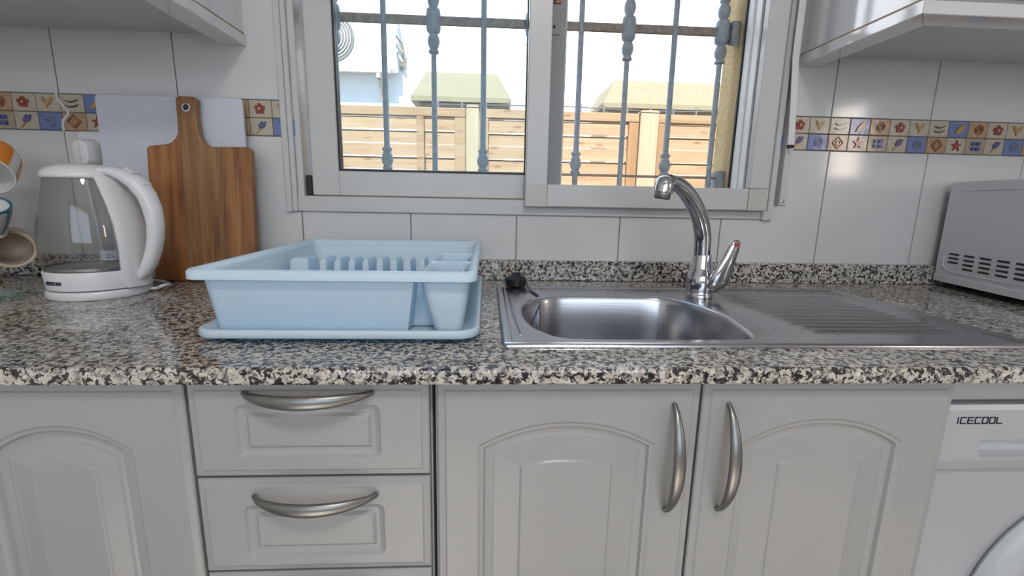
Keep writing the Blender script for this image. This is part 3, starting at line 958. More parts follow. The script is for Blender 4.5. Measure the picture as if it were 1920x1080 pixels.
def panel_door(name, x0, x1, z0, z1, px0, px1, pzb, pzs, pzp, parent, thick=0.019, inner=0.035, arch=True):
    f = FR
    L = []
    L.append(arch_loop(x0, x1, z0, z1, z1, f + thick))
    L.append(arch_loop(x0, x1, z0, z1, z1, f + 0.0045))
    L.append(arch_loop(x0 + 0.0015, x1 - 0.0015, z0 + 0.0015, z1 - 0.0015, z1 - 0.0015, f + 0.0028))
    L.append(arch_loop(x0 + 0.009, x1 - 0.009, z0 + 0.009, z1 - 0.009, z1 - 0.009, f + 0.0016))
    L.append(arch_loop(x0 + 0.011, x1 - 0.011, z0 + 0.011, z1 - 0.011, z1 - 0.011, f))
    def lp(e, y, rz=None):
        return arch_loop(px0 + e, px1 - e, pzb + e, pzs - e * (0.55 if arch else 1), pzp - e, y)
    L.append(lp(0.0, f))
    L.append(lp(0.0035, f + 0.0018))
    L.append(lp(0.007, f + 0.0022))
    L.append(lp(0.0095, f + 0.0066))
    L.append(lp(0.018, f + 0.0078))
    L.append(lp(0.0215, f + 0.0068))
    if arch:
        L.append(lp(0.0255, f + 0.0066))
        L.append(lp(inner + 0.0172, f + 0.0022))
        L.append(lp(inner + 0.0192, f + 0.0004))
        L.append(lp(inner + 0.0205, f))
    else:
        L.append(lp(0.0225, f + 0.0008))
        L.append(lp(0.024, f + 0.0002))
    mb = MB().loft(L, True, True, True)
    return part(name, mb, M['cabinet'], parent, smooth=True, angle=9)

def drawer_front(name, x0, x1, z0, z1, px0, px1, pz0, pz1, parent):
    f = FR
    n = 4
    def rl(a, b, c, d, r, y):
        return [(x, y, z) for x, z in rrect(a, b, c, d, max(r, 0.0004), n)]
    L = [rl(x0, x1, z0, z1, 0.0005, f + 0.019), rl(x0, x1, z0, z1, 0.0005, f + 0.0045), rl(x0 + 0.0015, x1 - 0.0015, z0 + 0.0015, z1 - 0.0015, 0.001, f + 0.0028),
         rl(x0 + 0.008, x1 - 0.008, z0 + 0.008, z1 - 0.008, 0.001, f + 0.0016), rl(x0 + 0.010, x1 - 0.010, z0 + 0.010, z1 - 0.010, 0.001, f)]
    for e, dy, r in ((0.0, 0.0, 0.009), (0.003, 0.0026, 0.007), (0.0075, 0.0046, 0.004), (0.0115, 0.0046, 0.001), (0.0150, 0.0012, 0.0005), (0.0165, 0.0006, 0.0005)):
        L.append(rl(px0 + e, px1 - e, pz0 + e, pz1 - e, r, f + dy))
    return part(name, MB().loft(L), M['cabinet'], parent, smooth=True, angle=9)

def carcass(x0, x1, parent):
    mb = MB()
    y0, y1, z0, z1 = 0.042, 0.585, -0.78, -0.0215
    t = 0.016
    mb.box(x0, x0 + t, y0, y1, z0, z1)
    mb.box(x1 - t, x1, y0, y1, z0, z1)
    mb.box(x0 + t, x1 - t, y0, y1, z0, z0 + t)
    mb.box(x0 + t, x1 - t, y1 - 0.006, y1, z0 + t, z1)
    mb.box(x0 + t, x1 - t, y0, y0 + 0.02, z1 - 0.018, z1)
    part('carcass', mb, M['carcass'], parent)
    part('plinth', MB().box(x0, x1, 0.075, 0.09, -0.90, -0.781), M['cabinet'], parent)

DZ0, DZ1 = -0.775, -0.0255
# corner cabinet on the left
c0 = thing('base_cabinet', 'white base cabinet with arched panel door at the left end, under the kettle', 'cabinet', (-0.60, 0.3, -0.9))
carcass(-0.945, -0.3475, c0)
part('filler_panel', MB().box(XL + 0.003, -0.946, FR + 0.003, FR + 0.019, DZ0, DZ1, 0.001, 1), M['cabinet'], c0)
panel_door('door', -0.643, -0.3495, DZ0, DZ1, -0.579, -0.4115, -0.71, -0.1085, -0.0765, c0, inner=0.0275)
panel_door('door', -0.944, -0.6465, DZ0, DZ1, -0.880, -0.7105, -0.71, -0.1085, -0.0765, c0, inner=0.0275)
# drawer unit
c1 = thing('drawer_unit', 'white drawer unit with moulded fronts below the blue dish rack', 'cabinet', (-0.206, 0.3, -0.9))
carcass(-0.3465, -0.0655, c1)
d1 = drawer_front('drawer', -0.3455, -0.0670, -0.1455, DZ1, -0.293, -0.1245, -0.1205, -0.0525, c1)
bow_handle('handle', (-0.2795, FR, -0.0365), (-0.1325, FR, -0.0365), 0.030, d1, 0.0075)
d2 = drawer_front('drawer', -0.3455, -0.0670, -0.2770, -0.1490, -0.293, -0.1235, -0.2555, -0.1840, c1)
bow_handle('handle', (-0.2785, FR, -0.1700), (-0.1320, FR, -0.1695), 0.030, d2, 0.0075)
d3 = drawer_front('drawer', -0.3455, -0.0670, -0.5240, -0.2805, -0.293, -0.1235, -0.49, -0.315, c1)
bow_handle('handle', (-0.2785, FR, -0.302), (-0.1320, FR, -0.302), 0.030, d3, 0.0075)
d4 = drawer_front('drawer', -0.3455, -0.0670, DZ0, -0.5275, -0.293, -0.1235, -0.74, -0.57, c1)
bow_handle('handle', (-0.2785, FR, -0.550), (-0.1320, FR, -0.550), 0.030, d4, 0.0075)
# sink unit
c2 = thing('sink_cabinet', 'white double door cabinet with arched panels beneath the steel sink', 'cabinet', (0.27, 0.3, -0.9))
carcass(-0.0615, 0.595, c2)
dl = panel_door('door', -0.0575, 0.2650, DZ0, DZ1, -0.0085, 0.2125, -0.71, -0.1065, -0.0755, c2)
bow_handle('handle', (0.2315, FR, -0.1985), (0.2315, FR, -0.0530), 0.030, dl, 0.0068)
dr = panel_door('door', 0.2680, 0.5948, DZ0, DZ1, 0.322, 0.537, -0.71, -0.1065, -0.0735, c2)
bow_handle('handle', (0.3000, FR, -0.1985), (0.3000, FR, -0.0530), 0.030, dr, 0.0068)

# ------------------------------------------------------------------ washing machine
wm = thing('washing_machine', 'white front loading washing machine under the right end of the worktop', 'washing machine', (0.90, 0.3, -0.9))
wx0, wx1, wf = 0.5975, 1.196, 0.036
part('cabinet_body', MB().box(wx0, wx1, wf + 0.008, 0.56, -0.888, -0.062, 0.006, 2), M['washer'], wm)
part('top_cover', MB().box(wx0, wx1, wf + 0.002, 0.56, -0.0595, -0.0285, 0.006, 2), M['washer'], wm)
# control fascia with recessed drawer pull
loops = []
pf = [(wf + 0.009, -0.1605), (wf + 0.003, -0.160), (wf, -0.156), (wf - 0.004, -0.142), (wf - 0.003, -0.070), (wf, -0.0635), (wf + 0.009, -0.0625)]
rx0, rx1, rz0, rz1 = 0.6575, 0.840, -0.1405, -0.1120
mb = MB()
mb.prism(pf, wx0 + 0.001, rx0, 'x')
mb.prism(pf, rx1, wx1 - 0.001, 'x')
mb.prism([(wf + 0.009, -0.1605), (wf + 0.003, -0.160), (wf, -0.156), (wf - 0.004, -0.142), (wf - 0.004, rz0), (wf + 0.009, rz0)], rx0, rx1, 'x')
mb.prism([(wf + 0.009, rz1), (wf - 0.0034, rz1), (wf - 0.003, -0.070), (wf, -0.0635), (wf + 0.009, -0.0625)], rx0, rx1, 'x')
bmesh.ops.remove_doubles(mb.bm, verts=mb.bm.verts, dist=1e-5)
part('control_panel', mb, M['washer'], wm)
mb = MB()
cs = [(rx0, -0.112), (rx0, -0.128), (rx0 + 0.004, -0.136), (rx0 + 0.012, -0.1405), (rx1, -0.1405), (rx1, -0.112)]
mb.prism(cs, wf + 0.0065, wf + 0.0085, 'y')
part('drawer_recess', mb, M['washer_grey'], wm)
mb = MB()
mb.prism([(wf + 0.006, -0.1405), (wf - 0.0036, -0.1405), (wf - 0.0036, -0.1375), (wf + 0.006, -0.1335)], rx0, rx1, 'x')
part('recess_lip', mb, M['washer'], wm)
mb = MB()
mb.prism([(rx0, -0.1285), (rx0 + 0.004, -0.1365), (rx0 + 0.013, -0.1405), (rx0, -0.1405)], wf - 0.0034, wf + 0.006, 'y')
part('recess_lip', mb, M['washer'], wm)
mb = lettering('ICECOOL', 0.0665, 0.0085, 0.0016, lambda u, v, d: (0.6175 + u, wf - 0.0032 - d, -0.0885 + v))
part('lettering', mb, M['ink'], wm, 'dark blue lettering ICECOOL')
# porthole
pr = [(0.100, 0.0), (0.205, 0.0), (0.207, 0.004), (0.203, 0.012), (0.190, 0.020), (0.165, 0.022), (0.150, 0.014), (0.142, 0.010)]
mb = MB().lathe(pr, 48, cap0=True, cap1=False)
mb.bm.transform(Matrix.Translation((0.898, wf + 0.006, -0.390)) @ Matrix.Rotation(pi / 2, 4, 'X'))
pd = part('porthole_door', mb, M['washer_grey'], wm, 'pale round door ring', smooth=True)
mb = MB().lathe([(0.142, 0.010), (0.12, 0.018), (0.08, 0.024), (0.03, 0.027), (0.001, 0.0275)], 40)
mb.bm.transform(Matrix.Translation((0.898, wf + 0.006, -0.390)) @ Matrix.Rotation(pi / 2, 4, 'X'))
part('porthole_glass', mb, M['mw_dark'], pd, smooth=True)
for x in (0.66, 1.14):
    for y in (0.10, 0.50):
        part('foot', MB().lathe([(0.02, 0), (0.02, 0.012)], 14, (x, y, -0.90)), M['black'], wm)

# ------------------------------------------------------------------ wall cabinets
def wall_cabinet(name, label, x0, x1, yf, zb, vis):
    """vis: +1 the exposed end is on the right (left cabinet), -1 on the left"""
    t = thing(name, label, 'cabinet', ((x0 + x1) / 2, 0.45, zb))
    zt = 1.22
    pelm = 0.0215
    e0, e1 = x0, x1
    yb = 0.5935
    # light rail: flat board under the outer edge
    mb = MB()
    ex, dx = (x1, -0.05) if vis > 0 else (x0, 0.05)
    fx = x0 if vis > 0 else x1
    g = 0.0003
    side = [(ex, yf + g), (ex + dx, yf + 0.05 + g), (ex + dx, yb), (ex, yb)]
    front = [(ex, yf - g), (fx, yf - g), (fx, yf + 0.05 - g), (ex + dx, yf + 0.05 - g)]
    for q in (side, front):
        mb.prism(q, zb, zb + pelm, 'z')
    bmesh.ops.bevel(mb.bm, geom=[e for e in mb.bm.edges if abs(e.verts[0].co.z - e.verts[1].co.z) < 1e-6], offset=0.0012, segments=1, affect='EDGES')
    part('light_rail', mb, M['cabinet_gloss'], t)
    bx0, bx1 = (x0, x1 - 0.004) if vis > 0 else (x0 + 0.004, x1)
    zp = zb + pelm
    part('bottom_panel', MB().box(bx0, bx1, yf + 0.004, yb, zp + 0.0004, zp + 0.016), M['cabinet_under'], t)
    sx = bx1 if vis > 0 else bx0
    part('board_edge', MB().box(sx - 0.003 if vis > 0 else sx - 0.0012, sx + 0.0012 if vis > 0 else sx + 0.003, yf + 0.0030, yb, zp + 0.0002, zp + 0.0034), M['brown_edge'], t, 'bare brown lower edge of the end panel')
    a, b = (bx1 - 0.018, bx1 + 0.0003) if vis > 0 else (bx0 - 0.0003, bx0 + 0.018)
    part('end_panel', MB().box(a, b, yf + 0.003, yb, zp + 0.0036, zt, 0.001, 1), M['cabinet_gloss'], t)
    a, b = (bx0, bx0 + 0.018) if vis > 0 else (bx1 - 0.018, bx1)
    part('side_panel', MB().box(a, b, yf + 0.003, yb, zp + 0.0165, zt), M['carcass'], t)
    part('back_panel', MB().box(bx0 + 0.019, bx1 - 0.019, yb - 0.006, yb, zp + 0.0165, zt), M['carcass'], t)
    part('top_panel', MB().box(bx0 + 0.019, bx1 - 0.019, yf + 0.003, yb - 0.007, zt - 0.016, zt), M['carcass'], t)
    nd = 2
    wdt = (bx1 - bx0) / nd
    for k in range(nd):
        da, db = bx0 + k * wdt + 0.001, bx0 + (k + 1) * wdt - 0.001
        z0, z1 = zp + 0.006, zt - 0.002
        L = []
        f = yf - 0.014
        L.append(arch_loop(da, db, z0, z1, z1, f + 0.016))
        L.append(arch_loop(da, db, z0, z1, z1, f + 0.004))
        L.append(arch_loop(da + 0.009, db - 0.009, z0 + 0.009, z1 - 0.009, z1 - 0.009, f + 0.0015))
        L.append(arch_loop(da + 0.011, db - 0.011, z0 + 0.011, z1 - 0.011, z1 - 0.011, f))
        for e, dy in ((0.055, 0), (0.060, 0.004), (0.072, 0.006), (0.076, 0.004), (0.105, 0.0)):
            L.append(arch_loop(da + e, db - e, z0 + e, z1 - e - 0.03, z1 - e, f + dy))
        part('door', MB().loft(L), M['cabinet'], t, smooth=True, angle=22)
    return t
wall_cabinet('wall_cabinet', 'white wall cabinet above the kettle, left of the window', XL + 0.01, -0.512, 0.285, 0.4945, 1)
wall_cabinet('wall_cabinet', 'white glossy wall cabinet above the microwave, right of the window', 0.6985, 1.70, 0.285, 0.4955, -1)

# ------------------------------------------------------------------ sink
sk = thing('kitchen_sink', 'stainless steel inset sink with ribbed drainer, let into the granite', 'sink', (0.40, 0.28, 0.0))
SX0, SX1, SY0, SY1 = 0.0215, 0.776, 0.0755, 0.482
N_ = 64
def bowl_outline():
    """outline of the bowl mouth, counter-clockwise"""
    ctrl = [(0.118, 0.112), (0.368, 0.113), (0.384, 0.135), (0.396, 0.198), (0.401, 0.265), (0.385, 0.335), (0.350, 0.378), (0.300, 0.388), (0.150, 0.388), (0.105, 0.375), (0.074, 0.335), (0.062, 0.270), (0.065, 0.205), (0.080, 0.150)]
    C_ = [Vector(c) for c in ctrl]
    out = []
    n = len(C_)
    for i in range(n):
        p0, p1, p2, p3 = C_[i - 1], C_[i], C_[(i + 1) % n], C_[(i + 2) % n]
        m1 = (p2 - p0) * 0.5
        m2 = (p3 - p1) * 0.5
        d = (p2 - p1).length
        if m1.length > d: m1 = m1.normalized() * d
        if m2.length > d: m2 = m2.normalized() * d
        for k in range(6):
            t = k / 6
            h = (2 * t**3 - 3 * t**2 + 1) * p1 + (t**3 - 2 * t**2 + t) * m1 + (-2 * t**3 + 3 * t**2) * p2 + (t**3 - t**2) * m2
            out.append((h.x, h.y))
    return out
bo = bowl_outline()
cx_, cy_ = 0.23, 0.25
def scale_loop(pts, s):
    return [(cx_ + (x - cx_) * s, cy_ + (y - cy_) * s) for x, y in pts]
BXL, BXR = 0.036, 0.452                      # the level field around the bowl
def to_rect(p, x0, x1, y0, y1):
    dx, dy = p[0] - cx_, p[1] - cy_
    tx = ((x1 - cx_) / dx) if dx > 1e-9 else ((x0 - cx_) / dx if dx < -1e-9 else 1e9)
    ty = ((y1 - cy_) / dy) if dy > 1e-9 else ((y0 - cy_) / dy if dy < -1e-9 else 1e9)
    t = min(tx, ty)
    return (cx_ + dx * t, cy_ + dy * t)
zd = 0.0024
RY0, RY1 = SY0 + 0.014, SY1 - 0.014
mb = MB()
rect = [to_rect(p, BXL, BXR, RY0, RY1) for p in bo]
# snap the loop point nearest each corner onto the corner
for cxx, cyy in ((BXL, RY0), (BXR, RY0), (BXR, RY1), (BXL, RY1)):
    i = min(range(len(rect)), key=lambda k: hypot(rect[k][0] - cxx, rect[k][1] - cyy))
    rect[i] = (cxx, cyy)
mb.loft([up3(rect, zd), up3(scale_loop(bo, 1.035), zd), up3(scale_loop(bo, 1.01), zd - 0.0008), up3(bo, zd - 0.004), up3(scale_loop(bo, 0.985), zd - 0.012),
         up3(scale_loop(bo, 0.955), -0.10), up3(scale_loop(bo, 0.93), -0.128), up3(scale_loop(bo, 0.86), -0.140), up3(scale_loop(bo, 0.25), -0.144)], True, False, True)
bowl = part('bowl', mb, M['steel'], sk, smooth=True, angle=55)
part('drain', MB().lathe([(0.042, 0), (0.040, 0.003), (0.030, 0.001), (0.001, 0.0005)], 28, (0.20, 0.25, -0.1438)), M['chrome'], sk, smooth=True)
# ribbed drainer: height field
mb = MB()
nx, ny = 40, 84
DX0, DX1 = BXR, SX1 - 0.014
def hgt(x, y):
    # the ribbed field is a sunk trapezoid
    left = 0.425 + 0.05 * 0 + max(0.0, (0.36 - y)) * 0.10 + 0.035
    fx = min(max((x - left) / 0.022, 0), 1) * min(max((0.722 - x) / 0.02, 0), 1)
    fy = min(max((y - 0.128) / 0.014, 0), 1) * min(max((0.438 - y) / 0.012, 0), 1)
    f = fx * fy
    rib = 0.5 + 0.5 * cos(2 * pi * (y - 0.135) / 0.0225)
    return zd - 0.0022 * min(fx, fy) + 0.0034 * f * rib ** 3
grid = [[mb.bm.verts.new((DX0 + (DX1 - DX0) * i / nx, RY0 + (RY1 - RY0) * j / ny, hgt(DX0 + (DX1 - DX0) * i / nx, RY0 + (RY1 - RY0) * j / ny))) for j in range(ny + 1)] for i in range(nx + 1)]
for i in range(nx):
    for j in range(ny):
        mb.bm.faces.new((grid[i][j], grid[i + 1][j], grid[i + 1][j + 1], grid[i][j + 1]))
part('drainer', mb, M['steel'], sk, smooth=True, angle=80)
# raised rim all round
def rim(e, z, r):
    return up3(rrect(SX0 + e, SX1 - e, SY0 + e, SY1 - e, r, 4), z)
mb = MB().loft([rim(0.0, 0.0002, 0.007), rim(0.0, 0.0030, 0.007), rim(0.002, 0.0048, 0.006), rim(0.010, 0.0050, 0.004), rim(0.0125, 0.0042, 0.003), rim(0.0150, zd - 0.0002, 0.0025)], True, False, False)
part('rim', mb, M['steel'], sk, smooth=True, angle=50)
# pressed step left of the bowl
part('pressed_ridge', MB().tube([(0.0405, 0.452, zd), (0.042, 0.40, zd + 0.0003), (0.045, 0.25, zd + 0.0003), (0.049, 0.125, zd)], [0.001, 0.0024, 0.0024, 0.001], 6), M['steel'], sk, smooth=True)
# drops
mb = MB()
rnd = random.Random(3)
drops = [(0.428 + 0.0, 0.345), (0.432, 0.325), (0.438, 0.300), (0.441, 0.278), (0.446, 0.258), (0.447, 0.236), (0.448, 0.214), (0.450, 0.197), (0.452, 0.178), (0.449, 0.165), (0.452, 0.158), (0.475, 0.150), (0.52, 0.135), (0.56, 0.40), (0.562, 0.376), (0.552, 0.362), (0.568, 0.385)]
drops += [(0.09 + 0.32 * rnd.random(), 0.418 + 0.05 * rnd.random()) for _ in range(8)] + [(0.42 + 0.03 * rnd.random(), 0.15 + 0.2 * rnd.random()) for _ in range(6)]
for x, y in drops:
    r = rnd.uniform(0.0016, 0.0034)
    mb.ball((x, y, zd + 0.0007), r, 0.42, 8, 5)
for _ in range(16):
    x = 0.20 + rnd.uniform(0, 0.15)
    k = rnd.choice(range(len(bo)))
    s = rnd.uniform(0.955, 0.972)
    p = scale_loop([bo[k]], s)[0]
    if p[1] > 0.24 and p[0] > 0.2:
        mb.ball((p[0], p[1], rnd.uniform(-0.08, -0.02)), 0.002, 1.0, 6, 4)
part('water_droplets', mb, M['water'], sk, 'clear water droplets', kind='stuff', smooth=True)

# black plug parked on the back left corner of the rim, on a ball chain
pl = thing('sink_plug', 'black rubber plug with ball chain on the left rear corner of the sink', 'plug', (0.064, 0.487, 0.005))
mb = MB().lathe([(0.0215, 0), (0.024, 0.013), (0.0245, 0.0145), (0.023, 0.016), (0.012, 0.020), (0.008, 0.026), (0.004, 0.028)], 24, (0.064, 0.487, 0.0055))
part('stopper', mb, M['black'], pl, smooth=True)
pts = [(0.070, 0.487, 0.0335), (0.079, 0.478, 0.030), (0.084, 0.466, 0.021), (0.087, 0.45, 0.0085), (0.091, 0.43, 0.0052), (0.096, 0.405, 0.0052), (0.1005, 0.386, 0.0048), (0.103, 0.372, -0.006), (0.1035, 0.362, -0.028), (0.103, 0.352, -0.055), (0.102, 0.343, -0.085), (0.105, 0.330, -0.125), (0.115, 0.315, -0.136), (0.15, 0.29, -0.137)]
segs = []
for (a, b) in zip(pts[:-1], pts[1:]):
    A, B = Vector(a), Vector(b)
    n = max(1, round((B - A).length / 0.0052))
    segs += [A.lerp(B, k / n) for k in range(n)]
bead = None
for p in segs:
    if bead is None:
        bead = part('chain_bead', MB().ball((0, 0, 0), 0.0023, 1, 8, 5), M['chain'], pl, smooth=True, local=True)
        bead.location = p - Vector((0.064, 0.487, 0.005))
    else:
        inst(bead, 'chain_bead', pl, p - Vector((0.064, 0.487, 0.005)))

# ------------------------------------------------------------------ tap
tp = thing('mixer_tap', 'chrome single lever mixer tap with arched spout behind the sink bowl', 'tap', (0.428, 0.395, 0.0025))
bc = (0.427, 0.395)
mb = MB().lathe([(0.0265, 0), (0.0272, 0.003), (0.0265, 0.007), (0.0245, 0.010), (0.0250, 0.014), (0.0266, 0.022), (0.0264, 0.036), (0.0246, 0.046), (0.0200, 0.056), (0.0182, 0.066), (0.0176, 0.0845), (0.0172, 0.0855)], 32, (bc[0], bc[1], 0.0026))
part('body', mb, M['chrome'], tp, smooth=True, angle=60)
cp = [Vector(p) for p in ((0.4255, 0.395, 0.084), (0.4240, 0.3935, 0.105), (0.4210, 0.391, 0.128), (0.4120, 0.385, 0.153), (0.3980, 0.376, 0.176), (0.3800, 0.366, 0.196), (0.3600, 0.355, 0.2125), (0.3400, 0.344, 0.2225), (0.3250, 0.335, 0.2250))]
def catmull(P, n=6):
    out = []
    for i in range(len(P) - 1):
        p0, p1, p2, p3 = P[max(i - 1, 0)], P[i], P[i + 1], P[min(i + 2, len(P) - 1)]
        for k in range(n):
            t = k / n
            out.append(0.5 * ((2 * p1) + (p2 - p0) * t + (2 * p0 - 5 * p1 + 4 * p2 - p3) * t * t + (3 * p1 - p0 - 3 * p2 + p3) * t ** 3))
    out.append(P[-1])
    return out
sp = catmull(cp)
n_ = len(sp)
part('spout', MB().tube(sp, [0.0160 + 0.0010 * sin(pi * k / (n_ - 1)) - 0.0035 * (k / (n_ - 1)) ** 2 for k in range(n_)], 20), M['chrome'], tp, smooth=True, angle=60)
hx, hy, hz = 0.3140, 0.3290, 0.2180
mb = MB().lathe([(0.004, 0.0165), (0.010, 0.0150), (0.0150, 0.010), (0.0172, 0.002), (0.0175, -0.0065), (0.0172, -0.0125), (0.0150, -0.0130)], 24)
mb.bm.transform(Matrix.Translation((hx, hy, hz)) @ Matrix.Rotation(radians(8), 4, 'Y'))
part('spout_head', mb, M['chrome'], tp, smooth=True, angle=60)
mb = MB().lathe([(0.0138, 0.001), (0.0142, -0.002), (0.0142, -0.0105), (0.0125, -0.0115), (0.011, -0.0095), (0.001, -0.009)], 24)
mb.bm.transform(Matrix.Translation((hx - 0.0015, hy, hz - 0.0125)) @ Matrix.Rotation(radians(8), 4, 'Y'))
part('aerator', mb, M['nickel'], tp, smooth=True, angle=60)
# lever: flattened paddle rising from the right of the body
lv = [((0.432, 0.393, 0.046), (0.012, 0.012)), ((0.440, 0.386, 0.030), (0.017, 0.014)), ((0.447, 0.376, 0.026), (0.0225, 0.0125)), ((0.453, 0.370, 0.040), (0.0245, 0.0115)), ((0.459, 0.367, 0.060), (0.0215, 0.0095)), ((0.4665, 0.365, 0.084), (0.0160, 0.0080)), ((0.473, 0.364, 0.106), (0.0130, 0.0068)), ((0.4755, 0.3635, 0.117), (0.0112, 0.0055)), ((0.4763, 0.3633, 0.1205), (0.0050, 0.0030))]
loops = []
L3 = [Vector(p) for p, r in lv]
for i, (p, r) in enumerate(lv):
    t = (L3[min(i + 1, len(lv) - 1)] - L3[max(i - 1, 0)]).normalized()
    wdir = Vector((0.93, 0.22, -0.30))
    a = (wdir - t * wdir.dot(t)).normalized()
    b = t.cross(a)
    loops.append([tuple(Vector(p) + a * r[0] * 0.9 * cos(q) + b * r[1] * sin(q)) for q in [2 * pi * j / 20 for j in range(20)]])
lever = part('lever', MB().loft(loops), M['chrome'], tp, smooth=True, angle=70)
mb = MB().ball((0, 0, 0), 0.0042, 0.35, 12, 6)
mb.bm.transform(Matrix.Translation((0.4735, 0.3568, 0.112)) @ Matrix.Rotation(radians(78), 4, 'X'))
part('hot_mark', mb, M['red'], lever, 'small red hot water mark', smooth=True)

# ------------------------------------------------------------------ dish rack
rk = thing('dish_rack', 'pale blue plastic dish rack standing in its drip tray left of the sink', 'dish rack', (-0.195, 0.31, 0.0))
TX_0, TX_1, TY0, TY1 = -0.3755, -0.0085, 0.0845, 0.545
def tl(e, z, r=0.03):
    return up3(rrect(TX_0 + e, TX_1 - e, TY0 + e, TY1 - e, max(r - e, 0.004), 6), z)
mb = MB().loft([tl(0.03, 0.0035), tl(0.012, 0.0045), tl(0.002, 0.0075), tl(0.0, 0.0095), tl(0.0004, 0.0170), tl(0.002, 0.0185), tl(0.006, 0.0186), tl(0.010, 0.0165), tl(0.016, 0.0095), tl(0.03, 0.0085)])
tray = part('drip_tray', mb, M['rack'], rk, smooth=True, angle=50)
for x in (-0.33, -0.05):
    for y in (0.13, 0.50):
        part('foot', MB().lathe([(0.012, 0.0), (0.012, 0.0045)], 12, (x, y, 0.0003)), M['rack'], tray)
# basket walls, the front right corner notched around the cutlery cups
KX0, KX1, KY0, KY1 = -0.3680, -0.0225, 0.1000, 0.5180
def wall_line(e):
    base = []
    r = 0.022
    for k in range(6):                      # front left corner
        a = pi + (pi / 2) * k / 5
        base.append((KX0 + r + r * cos(a), KY0 + r + r * sin(a)))
    base += [(-0.20, KY0), (-0.0945, KY0), (-0.0915, KY0 + 0.030), (-0.050, KY0 + 0.031), (KX1 - 0.010, KY0 + 0.031)]
    base += [(KX1 - 0.010, 0.31), (KX1, 0.335), (KX1, 0.42)]
    for k in range(6):
        a = (pi / 2) * k / 5
        base.append((KX1 - r + r * cos(a), KY1 - r + r * sin(a)))
    base += [(-0.20, KY1)]
    for k in range(6):
        a = pi / 2 + (pi / 2) * k / 5
        base.append((KX0 + r + r * cos(a), KY1 - r + r * sin(a)))
    base += [(KX0, 0.30)]
    return offset_poly(base, e)
mb = MB().loft([up3(wall_line(0.014), 0.0100), up3(wall_line(0.012), 0.0125), up3(wall_line(0.0), 0.0835), up3(wall_line(0.003), 0.0835), up3(wall_line(0.0155), 0.0130)])
part('basket', mb, M['rack'], rk, smooth=True, angle=40)
QX0, QX1, QY0, QY1 = -0.3795, -0.0120, 0.0885, 0.5300
def ql(e, z, r=0.016):
    return up3(rrect(QX0 + e, QX1 - e, QY0 + e, QY1 - e, max(r - e * 0.4, 0.004), 6), z)
mb = MB().loft([ql(0.011, 0.0838), ql(0.0015, 0.0825), ql(0.0, 0.0832), ql(0.0, 0.0925), ql(0.0022, 0.0955), ql(0.006, 0.0962), ql(0.010, 0.0948), ql(0.0135, 0.0880), ql(0.0142, 0.0838)], wrap=True)
part('rim', mb, M['rack'], rk, smooth=True, angle=50)
# cutlery cups at the right
def cup(y0, y1, parent):
    def cl(e, z, ex=0.0):
        return up3(rrect(-0.0870 + e + ex, -0.0215 - e - ex * 0.6, y0 + e + ex * 0.15, y1 - e - ex * 0.15, 0.012, 5), z)
    mb = MB().loft([cl(0.002, 0.0105, 0.018), cl(0.0, 0.014, 0.017), cl(0.0, 0.060, 0.005), cl(0.0, 0.0905, 0.0), cl(0.0022, 0.0920, 0.0), cl(0.0040, 0.0905, 0.0), cl(0.003, 0.060, 0.005), cl(0.003, 0.017, 0.017)])
    return part('cutlery_cup', mb, M['rack'], parent, smooth=True, angle=50)
cup(0.1035, 0.2180, rk)
cup(0.2190, 0.3260, rk)
# plate dividers across the floor
def divider(x0, x1, y0, y1, zt):
    mb = MB()
    s = 0.0035
    mb.loft([[(x0, y0, 0.0135), (x1, y0, 0.0135), (x1, y1, 0.0135), (x0, y1, 0.0135)],
             [(x0 + s * 0.5, y0 + 0.004, zt - 0.006), (x1 - s * 0.5, y0 + 0.004, zt - 0.006), (x1 - s * 0.5, y1 - 0.004, zt - 0.006), (x0 + s * 0.5, y1 - 0.004, zt - 0.006)],
             [(x0 + s, y0 + 0.009, zt), (x1 - s, y0 + 0.009, zt), (x1 - s, y1 - 0.009, zt), (x0 + s, y1 - 0.009, zt)]])
    return part('plate_divider', mb, M['rack'], rk, smooth=True, angle=30)
divider(-0.3460, -0.3120, 0.325, 0.385, 0.0785)
for k in range(8):
    x = -0.2935 + 0.0245 * k
    divider(x, x + 0.0135, 0.322, 0.392, 0.0780)

# ------------------------------------------------------------------ kettle
KC = Vector((-0.7180, 0.392, 0.0))
kt = thing('electric_kettle', 'white and glass electric kettle with curved handle on its base', 'kettle', tuple(KC))
part('power_base', MB().lathe([(0.0745, 0.0005), (0.0765, 0.003), (0.0765, 0.0120), (0.0745, 0.0150), (0.060, 0.0155)], 48), M['white_plastic'], kt, smooth=True, local=True)
part('collar', MB().lathe([(0.0720, 0.0165), (0.0740, 0.0180), (0.0765, 0.0475), (0.0758, 0.0495), (0.070, 0.0500)], 48), M['white_plastic'], kt, smooth=True, local=True)
gp = [(0.0735, 0.0505), (0.0756, 0.058), (0.0770, 0.075), (0.0770, 0.095), (0.0748, 0.125), (0.0700, 0.155), (0.0632, 0.185), (0.0562, 0.208)]
part('glass_jug', MB().lathe(gp + [(r_ - 0.0022, z_) for r_, z_ in gp[::-1]], 48, cap0=False, cap1=False), M['kettle_glass'], kt, smooth=True, local=True)
part('heating_plate', MB().lathe([(0.0700, 0.0505), (0.0715, 0.0530), (0.0640, 0.0540), (0.0600, 0.0525), (0.001, 0.0525)], 40), M['element'], kt, 'dark steel heating plate', smooth=True, local=True)
part('jug_rim', MB().lathe([(0.0730, 0.0510), (0.0738, 0.0510), (0.0738, 0.0560), (0.0730, 0.0560)], 48, cap0=False, cap1=False), M['element'], kt, 'steel band at the foot of the glass', smooth=True, local=True)
